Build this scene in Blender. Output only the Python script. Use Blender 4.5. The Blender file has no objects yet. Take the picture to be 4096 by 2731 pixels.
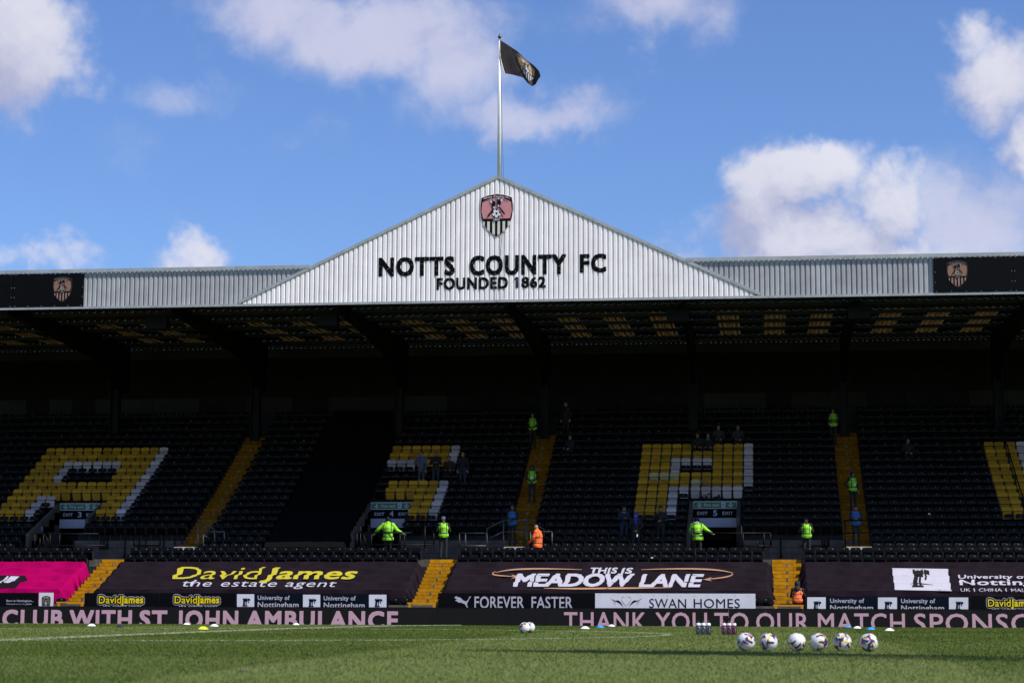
import bpy, bmesh, math, random
import numpy as np
from mathutils import Vector, Matrix
R = math.radians
random.seed(7)
rng = np.random.default_rng(7)
S = bpy.context.scene
COL = S.collection

# ------------------------------------------------------------------ camera
YAW, PITCH, ROLL, CAMH = R(7.19697576), R(7.65138728), R(0.20053441), 0.473
cd = bpy.data.cameras.new('camera'); cam = bpy.data.objects.new('camera', cd); COL.objects.link(cam)
cd.lens = 70; cd.sensor_width = 36; cd.clip_start = .1; cd.clip_end = 6000
cd.dof.use_dof = True; cd.dof.focus_distance = 84; cd.dof.aperture_fstop = 3.2
_fw = np.array([-math.sin(YAW)*math.cos(PITCH), math.cos(YAW)*math.cos(PITCH), math.sin(PITCH)])
_r = np.array([math.cos(YAW), math.sin(YAW), 0.]); _u = np.cross(_r, _fw)
_r2 = _r*math.cos(ROLL)+_u*math.sin(ROLL); _u2 = -_r*math.sin(ROLL)+_u*math.cos(ROLL)
mw = Matrix.Identity(4)
for i in range(3):
    mw[i][0] = _r2[i]; mw[i][1] = _u2[i]; mw[i][2] = -_fw[i]
mw[2][3] = CAMH
cam.matrix_world = mw
S.camera = cam
FPX = 4096/36*70
def ray(px, py):
    return _fw + _r2*((px-2048)/FPX) - _u2*((py-1365.5)/FPX)
def at(px, py, Y):
    """world point of a measured image point on the plane at depth Y"""
    d = ray(px, py); t = Y/d[1]
    return float(d[0]*t), float(CAMH+d[2]*t)
def AX(px, py, Y): return at(px, py, Y)[0]
def AZ(px, py, Y): return at(px, py, Y)[1]
def ground_z(Y):
    z = -.125*((Y-37.7)/35.)**2
    if Y > 73: z = -.127 - min((Y-73)/1.1, 1)*.33
    if Y < 0: z = -.145
    return z
def on_ground(px, py):
    d = ray(px, py); Y = 8.
    while Y < 73.5:
        if CAMH+d[2]*Y/d[1] <= ground_z(Y): break
        Y += .02
    return float(d[0]*Y/d[1]), Y

# ------------------------------------------------------------------ world, sun, exposure
SUN = Vector((.561, -.297, .773)).normalized()
S.view_settings.view_transform = 'Standard'; S.view_settings.look = 'None'
S.view_settings.gamma = 1; S.view_settings.use_curve_mapping = False
S.view_settings.exposure = 0.60
S.render.engine = 'CYCLES'
S.cycles.max_bounces = 6; S.cycles.diffuse_bounces = 3; S.cycles.glossy_bounces = 2
S.cycles.use_denoising = True
sl = bpy.data.lights.new('sun', 'SUN'); sl.energy = 4.2; sl.angle = R(.53); sl.color = (1, .95, .87)
so = bpy.data.objects.new('sun', sl); COL.objects.link(so)
so.rotation_euler = SUN.to_track_quat('Z', 'Y').to_euler()
W = bpy.data.worlds.new('World'); S.world = W; W.use_nodes = True
wt = W.node_tree; wt.nodes.clear()
class NT:
    def __init__(s, t): s.t = t
    def n(s, typ, **kw):
        nd = s.t.nodes.new(typ)
        for k, v in kw.items(): setattr(nd, k, v)
        return nd
    def setin(s, nd, i, v):
        if hasattr(v, 'is_output') or isinstance(v, bpy.types.NodeSocket): s.t.links.new(v, nd.inputs[i])
        else: nd.inputs[i].default_value = v
    def m(s, op, a, b=None, c=None, clamp=False):
        nd = s.n('ShaderNodeMath', operation=op); nd.use_clamp = clamp
        s.setin(nd, 0, a)
        if b is not None: s.setin(nd, 1, b)
        if c is not None: s.setin(nd, 2, c)
        return nd.outputs[0]
    def mixc(s, f, a, b):
        nd = s.n('ShaderNodeMix', data_type='RGBA')
        s.setin(nd, 0, f); s.setin(nd, 6, a); s.setin(nd, 7, b)
        return nd.outputs[2]
    def noise(s, vec, scale, detail=4, rough=.5, dist=0, w=None):
        nd = s.n('ShaderNodeTexNoise')
        if vec is not None: s.t.links.new(vec, nd.inputs['Vector'])
        nd.inputs['Scale'].default_value = scale; nd.inputs['Detail'].default_value = detail
        nd.inputs['Roughness'].default_value = rough; nd.inputs['Distortion'].default_value = dist
        return nd.outputs['Fac']
    def ramp(s, f, lo, hi, a=0., b=1.):
        nd = s.n('ShaderNodeMapRange', interpolation_type='SMOOTHSTEP')
        s.setin(nd, 0, f); s.setin(nd, 1, lo); s.setin(nd, 2, hi); s.setin(nd, 3, a); s.setin(nd, 4, b)
        return nd.outputs[0]
w = NT(wt)
sky = w.n('ShaderNodeTexSky', sky_type='NISHITA'); sky.sun_disc = False
sky.sun_elevation = math.asin(SUN.z); sky.sun_rotation = math.atan2(SUN.x, SUN.y)
sky.air_density = 1.0; sky.dust_density = .6; sky.ozone_density = 2.2; sky.altitude = 50
tc = w.n('ShaderNodeTexCoord'); sx = w.n('ShaderNodeSeparateXYZ'); wt.links.new(tc.outputs['Generated'], sx.inputs[0])
gx, gy, gz = sx.outputs
az = w.m('MULTIPLY', w.m('ARCTAN2', gx, gy), 57.29578)
el = w.m('MULTIPLY', w.m('ARCSINE', gz), 57.29578)
vn = w.n('ShaderNodeVectorMath', operation='ADD'); wt.links.new(tc.outputs['Generated'], vn.inputs[0])
vn.inputs[1].default_value = (3.1, 1.7, .4)
P = vn.outputs[0]
wa = w.m('MULTIPLY', w.m('SUBTRACT', w.noise(P, 22, 4, .6), .5), 3.4)
wb = w.m('MULTIPLY', w.m('SUBTRACT', w.noise(P, 27, 4, .6, .3), .5), 2.4)
azw = w.m('ADD', az, wa); elw = w.m('ADD', el, wb)
def azel(px, py):
    d = ray(px, py); d = d/np.linalg.norm(d)
    return math.degrees(math.atan2(d[0], d[1])), math.degrees(math.asin(d[2]))
# measured clouds: centre px, py, radii px, weight
CUM = [(40,150,270,280,1.0),(120,330,120,110,.5),(4030,330,250,200,.85),(3900,170,110,120,.6),(4090,560,110,190,.75),(3060,830,190,220,1.0),(3270,720,260,140,.95),
       (3200,950,420,150,1.0),(3560,800,230,170,.8),(3640,640,90,50,.45),(740,1010,140,110,.75),(200,1030,290,90,.62),(2810,1030,140,60,.5),(3480,1010,420,90,.95)]
WISP = [(1120,70,330,150,.98),(1480,160,400,170,1.02),(1800,230,260,250,1.0),(2060,450,400,110,.95),(2300,420,220,80,.62),(700,360,230,90,.50),(2640,50,320,150,.92),(2690,160,120,90,.5),
        (3850,900,430,260,.98),(1380,560,300,110,.40),(450,560,300,90,.30),(2500,420,150,60,.35),(120,520,200,90,.3)]
def blobs(L, ax, ey):
    cv = None
    for (px, py, rx, ry, wgt) in L:
        a0, e0 = azel(px, py)
        dx = w.m('DIVIDE', w.m('SUBTRACT', ax, a0), rx/139.*1.2); dy = w.m('DIVIDE', w.m('SUBTRACT', ey, e0), ry/139.*1.2)
        dd = w.m('ADD', w.m('MULTIPLY', dx, dx), w.m('MULTIPLY', dy, dy))
        g = w.m('MULTIPLY', w.m('EXPONENT', w.m('MULTIPLY', dd, -1.1)), wgt)
        cv = g if cv is None else w.m('MAXIMUM', cv, g)
    return cv
# the same scattered cumulus goes on all round, outside the measured part
inside = w.m('MULTIPLY', w.ramp(w.m('ABSOLUTE', w.m('ADD', az, 7.2)), 16.5, 21, 1, 0), w.ramp(el, 18.5, 23, 1, 0))
far = w.m('MULTIPLY', w.ramp(w.noise(P, 3.4, 3, .5), .50, .66), .9)
out_ = w.m('MULTIPLY', far, w.m('SUBTRACT', 1.0, inside))
fb = w.noise(P, 30, 10, .60, .1); fbw = w.noise(P, 20, 9, .62, .35)
cc = w.m('ADD', w.m('MULTIPLY', blobs(CUM, azw, elw), inside), out_)
cw_ = w.m('MULTIPLY', blobs(WISP, azw, elw), inside)
dn = w.m('ADD', cc, w.m('MULTIPLY', w.m('SUBTRACT', fb, .5), 1.1))
d1 = w.ramp(dn, .27, .80)
d2 = w.m('MULTIPLY', w.ramp(w.m('ADD', cw_, w.m('MULTIPLY', w.m('SUBTRACT', fbw, .5), 1.1)), .22, 1.05), .86)
dens = w.m('MAXIMUM', d1, d2)
# tone: compare the cloud with its own thickness a little nearer the sun (up and to the right)
vo = w.n('ShaderNodeVectorMath', operation='ADD'); wt.links.new(P, vo.inputs[0]); vo.inputs[1].default_value = (.010, 0, .016)
fb2 = w.noise(vo.outputs[0], 30, 7, .58, .1)
cc2 = w.m('MULTIPLY', blobs(CUM, w.m('ADD', azw, .55), w.m('ADD', elw, .85)), inside)
dif = w.m('SUBTRACT', dn, w.m('ADD', cc2, w.m('ADD', out_, w.m('MULTIPLY', w.m('SUBTRACT', fb2, .5), 1.1))))
lit = w.m('ADD', w.m('MULTIPLY', w.ramp(dif, -.52, .50), .80), w.m('MULTIPLY', w.ramp(w.noise(P, 9, 3, .5), .35, .65), .20))
ccol = w.mixc(lit, (.42, .45, .68, 1), (.87, .87, .97, 1))
ccol = w.mixc(w.m('MULTIPLY', d2, w.ramp(d1, 0, .6, 1, 0)), ccol, (.74, .73, .90, 1))
skb = w.n('ShaderNodeBackground'); skb.inputs[1].default_value = .098
tint = w.n('ShaderNodeMix', data_type='RGBA', blend_type='MULTIPLY'); tint.inputs[0].default_value = 1
wt.links.new(sky.outputs[0], tint.inputs[6]); tint.inputs[7].default_value = (.57, .71, 1.0, 1)
wt.links.new(tint.outputs[2], skb.inputs[0])
clb = w.n('ShaderNodeBackground'); clb.inputs[1].default_value = .60; wt.links.new(ccol, clb.inputs[0])
mx = w.n('ShaderNodeMixShader'); wt.links.new(w.m('MULTIPLY', dens, .95), mx.inputs[0])
wt.links.new(skb.outputs[0], mx.inputs[1]); wt.links.new(clb.outputs[0], mx.inputs[2])
wo = w.n('ShaderNodeOutputWorld'); wt.links.new(mx.outputs[0], wo.inputs[0])

# ------------------------------------------------------------------ materials
MATS = {}
def mat(name, col, rough=.6, var=.12, scale=3., metal=0., spec=.5, bump=0., bscale=40., emit=None, es=0., trans=0., coat=0.):
    if name in MATS: return MATS[name]
    m = bpy.data.materials.new(name); m.use_nodes = True; t = m.node_tree
    b = t.nodes['Principled BSDF']; n = NT(t)
    b.inputs['Roughness'].default_value = rough; b.inputs['Metallic'].default_value = metal
    b.inputs['Specular IOR Level'].default_value = spec
    b.inputs['Coat Weight'].default_value = coat
    c = n.n('ShaderNodeTexCoord').outputs['Object']
    if var > 0:
        f = n.noise(c, scale, 5, .6)
        a = tuple(max(0, x*(1-var)) for x in col)+(1,); bb = tuple(min(1, x*(1+var)) for x in col)+(1,)
        t.links.new(n.mixc(n.ramp(f, .3, .7), a, bb), b.inputs['Base Color'])
    else: b.inputs['Base Color'].default_value = tuple(col)+(1,)
    if bump > 0:
        bn = n.n('ShaderNodeBump'); bn.inputs['Strength'].default_value = bump; bn.inputs['Distance'].default_value = .02
        t.links.new(n.noise(c, bscale, 4, .6), bn.inputs['Height']); t.links.new(bn.outputs[0], b.inputs['Normal'])
    if emit: b.inputs['Emission Color'].default_value = tuple(emit)+(1,); b.inputs['Emission Strength'].default_value = es
    if trans: b.inputs['Transmission Weight'].default_value = trans
    MATS[name] = m; return m
M = dict(
 white=mat('white cladding paint', (.80,.76,.775), .45, .05, 1.2, bump=.05, bscale=6),
 grey=mat('grey cladding paint', (.33,.335,.36), .42, .10, 1.5),
 trim=mat('grey flashing', (.30,.325,.34), .45, .12, 2.),
 black=mat('black letter plastic', (.0015,.0015,.002), .5, 0, spec=.1),
 panel=mat('navy black panel', (.002,.0022,.0032), .6, .2, 2, spec=.08),
 steel=mat('black painted steel', (.004,.004,.005), .5, .3, 6, spec=.15),
 oldrail=mat('chipped rail paint', (.05,.053,.06), .5, .7, 22),
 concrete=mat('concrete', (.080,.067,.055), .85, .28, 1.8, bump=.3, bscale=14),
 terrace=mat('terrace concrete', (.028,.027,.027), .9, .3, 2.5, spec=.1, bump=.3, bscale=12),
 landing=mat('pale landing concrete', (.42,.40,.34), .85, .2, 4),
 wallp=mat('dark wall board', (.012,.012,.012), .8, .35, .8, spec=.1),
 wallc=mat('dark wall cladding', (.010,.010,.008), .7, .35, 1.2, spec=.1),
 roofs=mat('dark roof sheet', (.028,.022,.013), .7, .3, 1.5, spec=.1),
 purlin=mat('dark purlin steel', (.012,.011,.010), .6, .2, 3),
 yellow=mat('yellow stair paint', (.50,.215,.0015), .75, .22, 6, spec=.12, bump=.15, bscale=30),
 shadeyellow=mat('shaded yellow stair paint', (.22,.092,.0015), .8, .3, 7, spec=.08, bump=.15, bscale=30),  # upper stairs: the same yellow, with the roof's shade put into its colour
 gate=mat('yellow gate paint', (.50,.22,.002), .6, .08, 8),
 sblack=mat('black seat plastic', (.0021,.0022,.0027), .33, .35, 2.3, spec=.15),
 syellow=mat('yellow seat plastic', (.42,.225,.014), .5, .16, 1.7, spec=.15),
 sfaded=mat('faded yellow seat plastic', (.42,.36,.16), .5, .2, 5),
 swhite=mat('white seat plastic', (.47,.42,.43), .5, .12, 1.9, spec=.2),
 disc=mat('seat number disc', (.62,.62,.62), .5, 0), plate=mat('worn letter plate', (.26,.20,.10), .7, .2, 20),
 sdark=mat('seat frame grey', (.02,.02,.023), .4, .2, 5, spec=.3),
 purple=mat('dark purple banner cloth', (.0112,.0068,.0112), .85, .14, .9, spec=.06, bump=.4, bscale=5),
 pink=mat('magenta banner cloth', (.28,.0004,.070), .9, .12, .8, spec=.03, bump=.4, bscale=5),
 cover=mat('black seat cover cloth', (.0022,.0022,.0025), .95, 0, spec=.1),
 pwhite=mat('printed white', (.40,.39,.46), .7, .04, 3),
 pyellow=mat('printed yellow', (.42,.36,.012), .7, .04, 3),
 pgold=mat('printed tan', (.36,.19,.10), .7, .06, 3),
 pblack=mat('printed black', (.003,.003,.004), .6, 0, spec=.15),
 pnavy=mat('printed navy', (.0012,.0045,.011), .5, .1, 2, spec=.1),
 bblack=mat('black advertising board', (.0018,.0018,.0028), .5, .2, 2, spec=.1),
 bwhite=mat('white advertising board', (.62,.62,.68), .45, .05, 2),
 byellow=mat('advert yellow', (.72,.56,.0), .45, 0),
 bgold=mat('olive gold', (.13,.10,.035), .5, .1, 20),
 green=mat('fire exit green', (.004,.13,.045), .4, .06, 2),
 sgrey=mat('sign panel grey', (.36,.38,.50), .4, .06, 2),
 swht=mat('sign white', (.45,.48,.55), .4, 0),
 pinkc=mat('crest pink', (.50,.20,.22), .5, .05, 3),
 copper=mat('crest copper', (.22,.115,.075), .5, .12, 12),
 crblack=mat('crest black', (.004,.002,.004), .5, 0, spec=.15),
 cream=mat('crest cream', (.55,.55,.50), .5, .06, 3),
 pale=mat('crest pale rim', (.62,.50,.50), .5, 0),
 pole=mat('white flagpole paint', (.75,.74,.70), .35, .05, 3),
 bronze=mat('bronze finial', (.12,.08,.05), .35, .2, 20, metal=.7),
 flag=mat('black flag cloth', (.045,.036,.040), .85, .15, 3, spec=.15),
 tan=mat('flag tan', (.40,.29,.16), .8, .08, 6),
 ballw=mat('football white', (.60,.59,.60), .4, .03, 10, coat=.15),
 balln=mat('football navy', (.010,.008,.11), .32, 0, coat=.3),
 bally=mat('football yellow', (.75,.60,.02), .32, 0, coat=.3),
 ballr=mat('football red', (.55,.03,.12), .32, 0, coat=.3),
 led=mat('led board face', (.005,.0045,.0055), .6, .15, 2, spec=.15, emit=(.5,.45,.5), es=.002),
 cw=mat('cone white', (.8,.8,.8), .4, .03, 9), cb=mat('cone blue', (.02,.26,.68), .4, .03, 9),
 cyl=mat('cone yellow', (.72,.72,.02), .4, .03, 9), cn=mat('cone navy', (.012,.014,.03), .4, .03, 9),
 bodyglass=mat('clear bottle plastic', (.13,.17,.20), .25, .15, 20), bodypink=mat('pink bottle plastic', (.24,.08,.15), .25, .15, 20),
 lidw=mat('pale bottle lid', (.72,.76,.78), .35, .03, 9), lidp=mat('pale pink bottle lid', (.72,.55,.66), .35, .03, 9),
 nozzle=mat('dark teal nozzle', (.012,.03,.035), .4, .2, 9),
 carrier=mat('plum carrier plastic', (.035,.01,.03), .45, .1, 9),
 hivis=None, orange=None, blue=None,
 silver=mat('reflective tape', (.10,.13,.13), .35, .1, 20),
 skin=mat('skin', (.28,.15,.10), .55, .08, 12), skind=mat('brown skin', (.14,.07,.045), .55, .08, 12),
 hair=mat('dark hair', (.012,.009,.008), .6, .3, 30), hairg=mat('grey hair', (.18,.17,.16), .6, .2, 30),
 dark=mat('black clothing', (.008,.008,.010), .85, .25, 8), navy=mat('navy clothing', (.006,.009,.024), .85, .2, 8),
 denim=mat('dark denim', (.010,.018,.040), .85, .2, 9), hood=mat('blue grey hoodie', (.06,.085,.15), .85, .15, 8),
 greyc=mat('grey clothing', (.022,.022,.028), .85, .15, 8), khaki=mat('grey green shorts', (.04,.042,.04), .85, .15, 8),
 olive=mat('olive clothing', (.03,.028,.012), .85, .2, 8), royal=mat('royal blue scarf', (.01,.03,.42), .8, .1, 9),
 capw=mat('patterned white cap', (.45,.45,.62), .8, .6, 35), paper=mat('white paper', (.7,.7,.72), .7, .03, 9),
)
def vary(m, lo, hi):
    t = m.node_tree; b = t.nodes['Principled BSDF']; n = NT(t); src = b.inputs['Base Color'].links[0].from_socket
    oi = n.n('ShaderNodeObjectInfo').outputs['Random']; k = n.m('ADD', n.m('MULTIPLY', oi, hi-lo), lo)
    v = n.n('ShaderNodeVectorMath', operation='SCALE'); t.links.new(src, v.inputs[0]); t.links.new(k, v.inputs[3])
    t.links.new(v.outputs[0], b.inputs['Base Color'])
for k_ in ('syellow','swhite','sblack'): vary(M[k_], .72, 1.22)
vary(M['white'], .95, 1.04); vary(M['grey'], .90, 1.08); vary(M['yellow'], .85, 1.08); vary(M['shadeyellow'], .75, 1.15)
def streaks(m, amt):
    t = m.node_tree; b = t.nodes['Principled BSDF']; n = NT(t); src = b.inputs['Base Color'].links[0].from_socket
    c = n.n('ShaderNodeTexCoord').outputs['Object']; mp = n.n('ShaderNodeMapping'); mp.inputs['Scale'].default_value = (5, 5, .22); t.links.new(c, mp.inputs[0])
    f = n.m('MULTIPLY', n.ramp(n.noise(mp.outputs[0], 1.6, 6, .65), .48, .80), amt)
    t.links.new(n.mixc(f, src, (.22,.21,.19,1)), b.inputs['Base Color'])
streaks(M['white'], .22); streaks(M['grey'], .35); streaks(M['trim'], .5); streaks(M['concrete'], .3)
def tapemat(name, col, bands, vert, back=None):
    """cloth with sewn-on reflective tape: bands = horizontal (z0,z1), vert = |x| range above a height"""
    m = bpy.data.materials.new(name); m.use_nodes = True; t = m.node_tree; n = NT(t); b = t.nodes['Principled BSDF']
    b.inputs['Roughness'].default_value = .75
    c = n.n('ShaderNodeTexCoord').outputs['Object']; s = n.n('ShaderNodeSeparateXYZ'); t.links.new(c, s.inputs[0])
    x, y, z = s.outputs; f = None
    def band(v, lo, hi): return n.m('MULTIPLY', n.m('GREATER_THAN', v, lo), n.m('LESS_THAN', v, hi))
    for lo, hi in bands:
        g = band(z, lo, hi); f = g if f is None else n.m('MAXIMUM', f, g)
    if vert:
        g = n.m('MULTIPLY', band(n.m('ABSOLUTE', x), vert[0], vert[1]), n.m('GREATER_THAN', z, vert[2])); f = n.m('MAXIMUM', f, g)
    nz = n.noise(c, 9, 4, .6)
    base = n.mixc(n.ramp(nz, .3, .7), tuple(v*.86 for v in col)+(1,), tuple(min(1, v*1.1) for v in col)+(1,))
    t.links.new(n.mixc(f, base, (.045,.060,.060,1)), b.inputs['Base Color'])
    bn = n.n('ShaderNodeBump'); bn.inputs['Strength'].default_value = .6; bn.inputs['Distance'].default_value = .03
    t.links.new(n.noise(c, 7, 3, .6, .8), bn.inputs['Height']); t.links.new(bn.outputs[0], b.inputs['Normal'])
    return m
LIME = (.23, .60, .004)
M['jacket'] = tapemat('lime hi-vis jacket', LIME, [(.90,.95),(1.10,1.15)], (.135,.175,1.15))
M['hivis'] = tapemat('lime hi-vis vest', LIME, [(1.04,1.09)], (.10,.14,1.0))
M['orange'] = tapemat('orange hi-vis jacket', (.95,.13,.008), [(.93,.98),(1.16,1.21)], (.13,.17,1.2))
M['ovest'] = tapemat('orange hi-vis vest', (.85,.12,.008), [(1.05,1.09),(1.20,1.24)], (.10,.14,1.2))
M['blue'] = tapemat('blue hi-vis vest', (.014,.10,.32), [(1.06,1.10)], (.13,.155,1.1))
def ledmat():
    m = bpy.data.materials.new('led letter pink'); m.use_nodes = True; t = m.node_tree; n = NT(t); b = t.nodes['Principled BSDF']
    c = n.n('ShaderNodeTexCoord').outputs['Object']; s = n.n('ShaderNodeSeparateXYZ'); t.links.new(c, s.inputs[0])
    f = n.m('SINE', n.m('MULTIPLY', s.outputs[2], 2*math.pi/.045))
    col = n.mixc(n.ramp(f, -.6, .6), (.44,.245,.37,1), (.60,.40,.53,1))
    b.inputs['Base Color'].default_value = (.02,.02,.02,1); b.inputs['Roughness'].default_value = .6
    t.links.new(col, b.inputs['Emission Color']); b.inputs['Emission Strength'].default_value = .46
    return m
M['ledtxt'] = ledmat()
def grassmat(name, blades=False):
    m = bpy.data.materials.new(name); m.use_nodes = True; t = m.node_tree; n = NT(t); b = t.nodes['Principled BSDF']
    g = n.n('ShaderNodeNewGeometry').outputs['Position']; s = n.n('ShaderNodeSeparateXYZ'); t.links.new(g, s.inputs[0])
    x, y, z = s.outputs
    ed = n.m('MULTIPLY', n.m('SUBTRACT', n.noise(g, 1.3, 3, .6), .5), .5)
    u = n.m('DIVIDE', n.m('ADD', n.m('ADD', x, 10.96), ed), 12.8)
    fx = n.m('FRACT', n.m('ADD', u, 10.0))      # 0-.5 dark pass, .5-1 light pass
    st = n.m('MULTIPLY', n.ramp(fx, .49, .51), n.ramp(fx, .99, 1.0, 1, 0))
    st = n.m('ADD', st, n.ramp(fx, 0.0, .01, 1, 0), clamp=True)
    v = n.m('FRACT', n.m('ADD', n.m('DIVIDE', n.m('ADD', y, ed), 11.6), 10.23))
    sy = n.m('MULTIPLY', n.ramp(v, .48, .52), n.ramp(v, .98, 1.0, 1, 0))
    k = n.m('ADD', n.m('MULTIPLY', st, .74), n.m('MULTIPLY', sy, .30))
    fine = n.noise(g, 34, 5, .75); mid = n.noise(g, 2.2, 5, .65); big = n.noise(g, .35, 3, .5)
    k = n.m('ADD', k, n.m('ADD', n.m('MULTIPLY', n.m('SUBTRACT', mid, .5), .45), n.m('MULTIPLY', n.m('SUBTRACT', big, .5), .4)))
    dark, light = (.060,.092,.0068,1), (.122,.154,.035,1)
    c = n.mixc(n.m('ADD', k, 0, clamp=True), dark, light)
    c2 = n.mixc(n.ramp(fine, .30, .72), (.80,.82,.78,1), (1.18,1.16,1.18,1))
    mul = n.n('ShaderNodeMix', data_type='RGBA', blend_type='MULTIPLY'); mul.inputs[0].default_value = 1
    t.links.new(c, mul.inputs[6]); t.links.new(c2, mul.inputs[7])
    t.links.new(mul.outputs[2], b.inputs['Base Color'])
    b.inputs['Roughness'].default_value = .75; b.inputs['Specular IOR Level'].default_value = .25
    if not blades:
        bn = n.n('ShaderNodeBump'); bn.inputs['Strength'].default_value = .9; bn.inputs['Distance'].default_value = .03
        t.links.new(n.noise(g, 26, 5, .8), bn.inputs['Height']); t.links.new(bn.outputs[0], b.inputs['Normal'])
    return m
M['grass'] = grassmat('mown pitch turf'); M['blade'] = grassmat('grass blades', True)
def paintmat():
    m = bpy.data.materials.new('pitch line paint'); m.use_nodes = True; t = m.node_tree; n = NT(t); b = t.nodes['Principled BSDF']
    g = n.n('ShaderNodeNewGeometry').outputs['Position']
    f = n.m('MULTIPLY', n.ramp(n.noise(g, 9, 5, .75), .34, .62), n.ramp(n.noise(g, 1.1, 3, .6), .2, .5, .55, 1))
    t.links.new(n.mixc(f, (.09,.12,.04,1), (.42,.48,.34,1)), b.inputs['Base Color']); b.inputs['Roughness'].default_value = .9
    return m
M['line'] = paintmat()

# ------------------------------------------------------------------ mesh helpers
def mesh_obj(name, V, F, mats, parent=None, mi=None, smooth=False):
    me = bpy.data.meshes.new(name); me.from_pydata([tuple(v) for v in V], [], [tuple(f) for f in F])
    if not isinstance(mats, (list, tuple)): mats = [mats]
    for m_ in mats: me.materials.append(m_)
    if mi is not None: me.polygons.foreach_set('material_index', mi)
    if smooth: me.polygons.foreach_set('use_smooth', [True]*len(me.polygons))
    me.update()
    o = bpy.data.objects.new(name, me); COL.objects.link(o)
    if parent is not None: o.parent = parent
    return o
class MB:
    def __init__(s): s.V = []; s.F = []; s.I = []
    def add(s, V, F, i=0):
        b = len(s.V); s.V += [tuple(v) for v in V]; s.F += [tuple(x+b for x in f) for f in F]; s.I += [i]*len(F); return s
    def box(s, x0, x1, y0, y1, z0, z1, i=0):
        V = [(x, y, z) for z in (z0, z1) for y in (y0, y1) for x in (x0, x1)]
        return s.add(V, [(0,2,3,1),(4,5,7,6),(0,1,5,4),(2,6,7,3),(0,4,6,2),(1,3,7,5)], i)
    def tube(s, p, q, r, n=8, r2=None, i=0):
        p, q = Vector(p), Vector(q); d = (q-p); r2 = r if r2 is None else r2
        if d.length < 1e-6: return s
        d.normalize(); a = d.orthogonal().normalized(); b = d.cross(a)
        V = []
        for c, rr in ((p, r), (q, r2)):
            for k in range(n):
                t = 2*math.pi*k/n; V.append(c + a*(math.cos(t)*rr) + b*(math.sin(t)*rr))
        F = [(k, (k+1) % n, n+(k+1) % n, n+k) for k in range(n)] + [tuple(range(n-1, -1, -1)), tuple(range(n, 2*n))]
        return s.add(V, F, i)
    def ell(s, c, rx, ry, rz, nu=12, nv=8, i=0):
        V = [(c[0], c[1], c[2]-rz)]; F = []
        for a in range(1, nv):
            t = math.pi*a/nv
            for b in range(nu):
                p = 2*math.pi*b/nu; V.append((c[0]+rx*math.sin(t)*math.cos(p), c[1]+ry*math.sin(t)*math.sin(p), c[2]-rz*math.cos(t)))
        V.append((c[0], c[1], c[2]+rz)); L = len(V)-1
        for b in range(nu):
            F.append((0, 1+(b+1) % nu, 1+b)); F.append((L, 1+(nv-2)*nu+b, 1+(nv-2)*nu+(b+1) % nu))
        for a in range(nv-2):
            for b in range(nu):
                F.append((1+a*nu+b, 1+a*nu+(b+1) % nu, 1+(a+1)*nu+(b+1) % nu, 1+(a+1)*nu+b))
        return s.add(V, F, i)
    def cap(s, p, q, r1, r2, n=10, i=0):
        """tapered capsule"""
        p, q = Vector(p), Vector(q); d = q-p
        if d.length < 1e-5: d = Vector((0,0,1e-4))
        dn = d.normalized(); a = dn.orthogonal().normalized(); b = dn.cross(a)
        rings = [(p - dn*r1, .02)] + [(p - dn*r1*math.cos(t), r1*math.sin(t)) for t in (R(35), R(65))] + [(p, r1), (q, r2)] + \
                [(q + dn*r2*math.cos(t), r2*math.sin(t)) for t in (R(65), R(35))] + [(q + dn*r2, .02)]
        V = []
        for c, rr in rings:
            rr = max(rr, .001)
            for k in range(n):
                t = 2*math.pi*k/n; V.append(c + a*(math.cos(t)*rr) + b*(math.sin(t)*rr))
        m_ = len(rings)
        F = [(j*n+k, j*n+(k+1) % n, (j+1)*n+(k+1) % n, (j+1)*n+k) for j in range(m_-1) for k in range(n)]
        F += [tuple(range(n-1, -1, -1)), tuple(range((m_-1)*n, m_*n))]
        return s.add(V, F, i)
    def build(s, name, mats, parent=None, smooth=False):
        return mesh_obj(name, s.V, s.F, mats, parent, s.I, smooth)
def tag(o, label=None, cat=None, group=None, kind=None):
    if label: o['label'] = label
    if cat: o['category'] = cat
    if group: o['group'] = group
    if kind: o['kind'] = kind
    return o
def empty(name, loc=(0,0,0), rz=0, parent=None):
    o = bpy.data.objects.new(name, None); COL.objects.link(o); o.location = loc; o.rotation_euler = (0,0,rz)
    o.empty_display_size = .2
    if parent: o.parent = parent
    return o
ORD = ('zeroth first second third fourth fifth sixth seventh eighth ninth tenth eleventh twelfth thirteenth fourteenth fifteenth sixteenth seventeenth eighteenth nineteenth '
       'twentieth twenty-first twenty-second twenty-third twenty-fourth twenty-fifth twenty-sixth twenty-seventh twenty-eighth twenty-ninth thirtieth thirty-first thirty-second').split()

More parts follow.
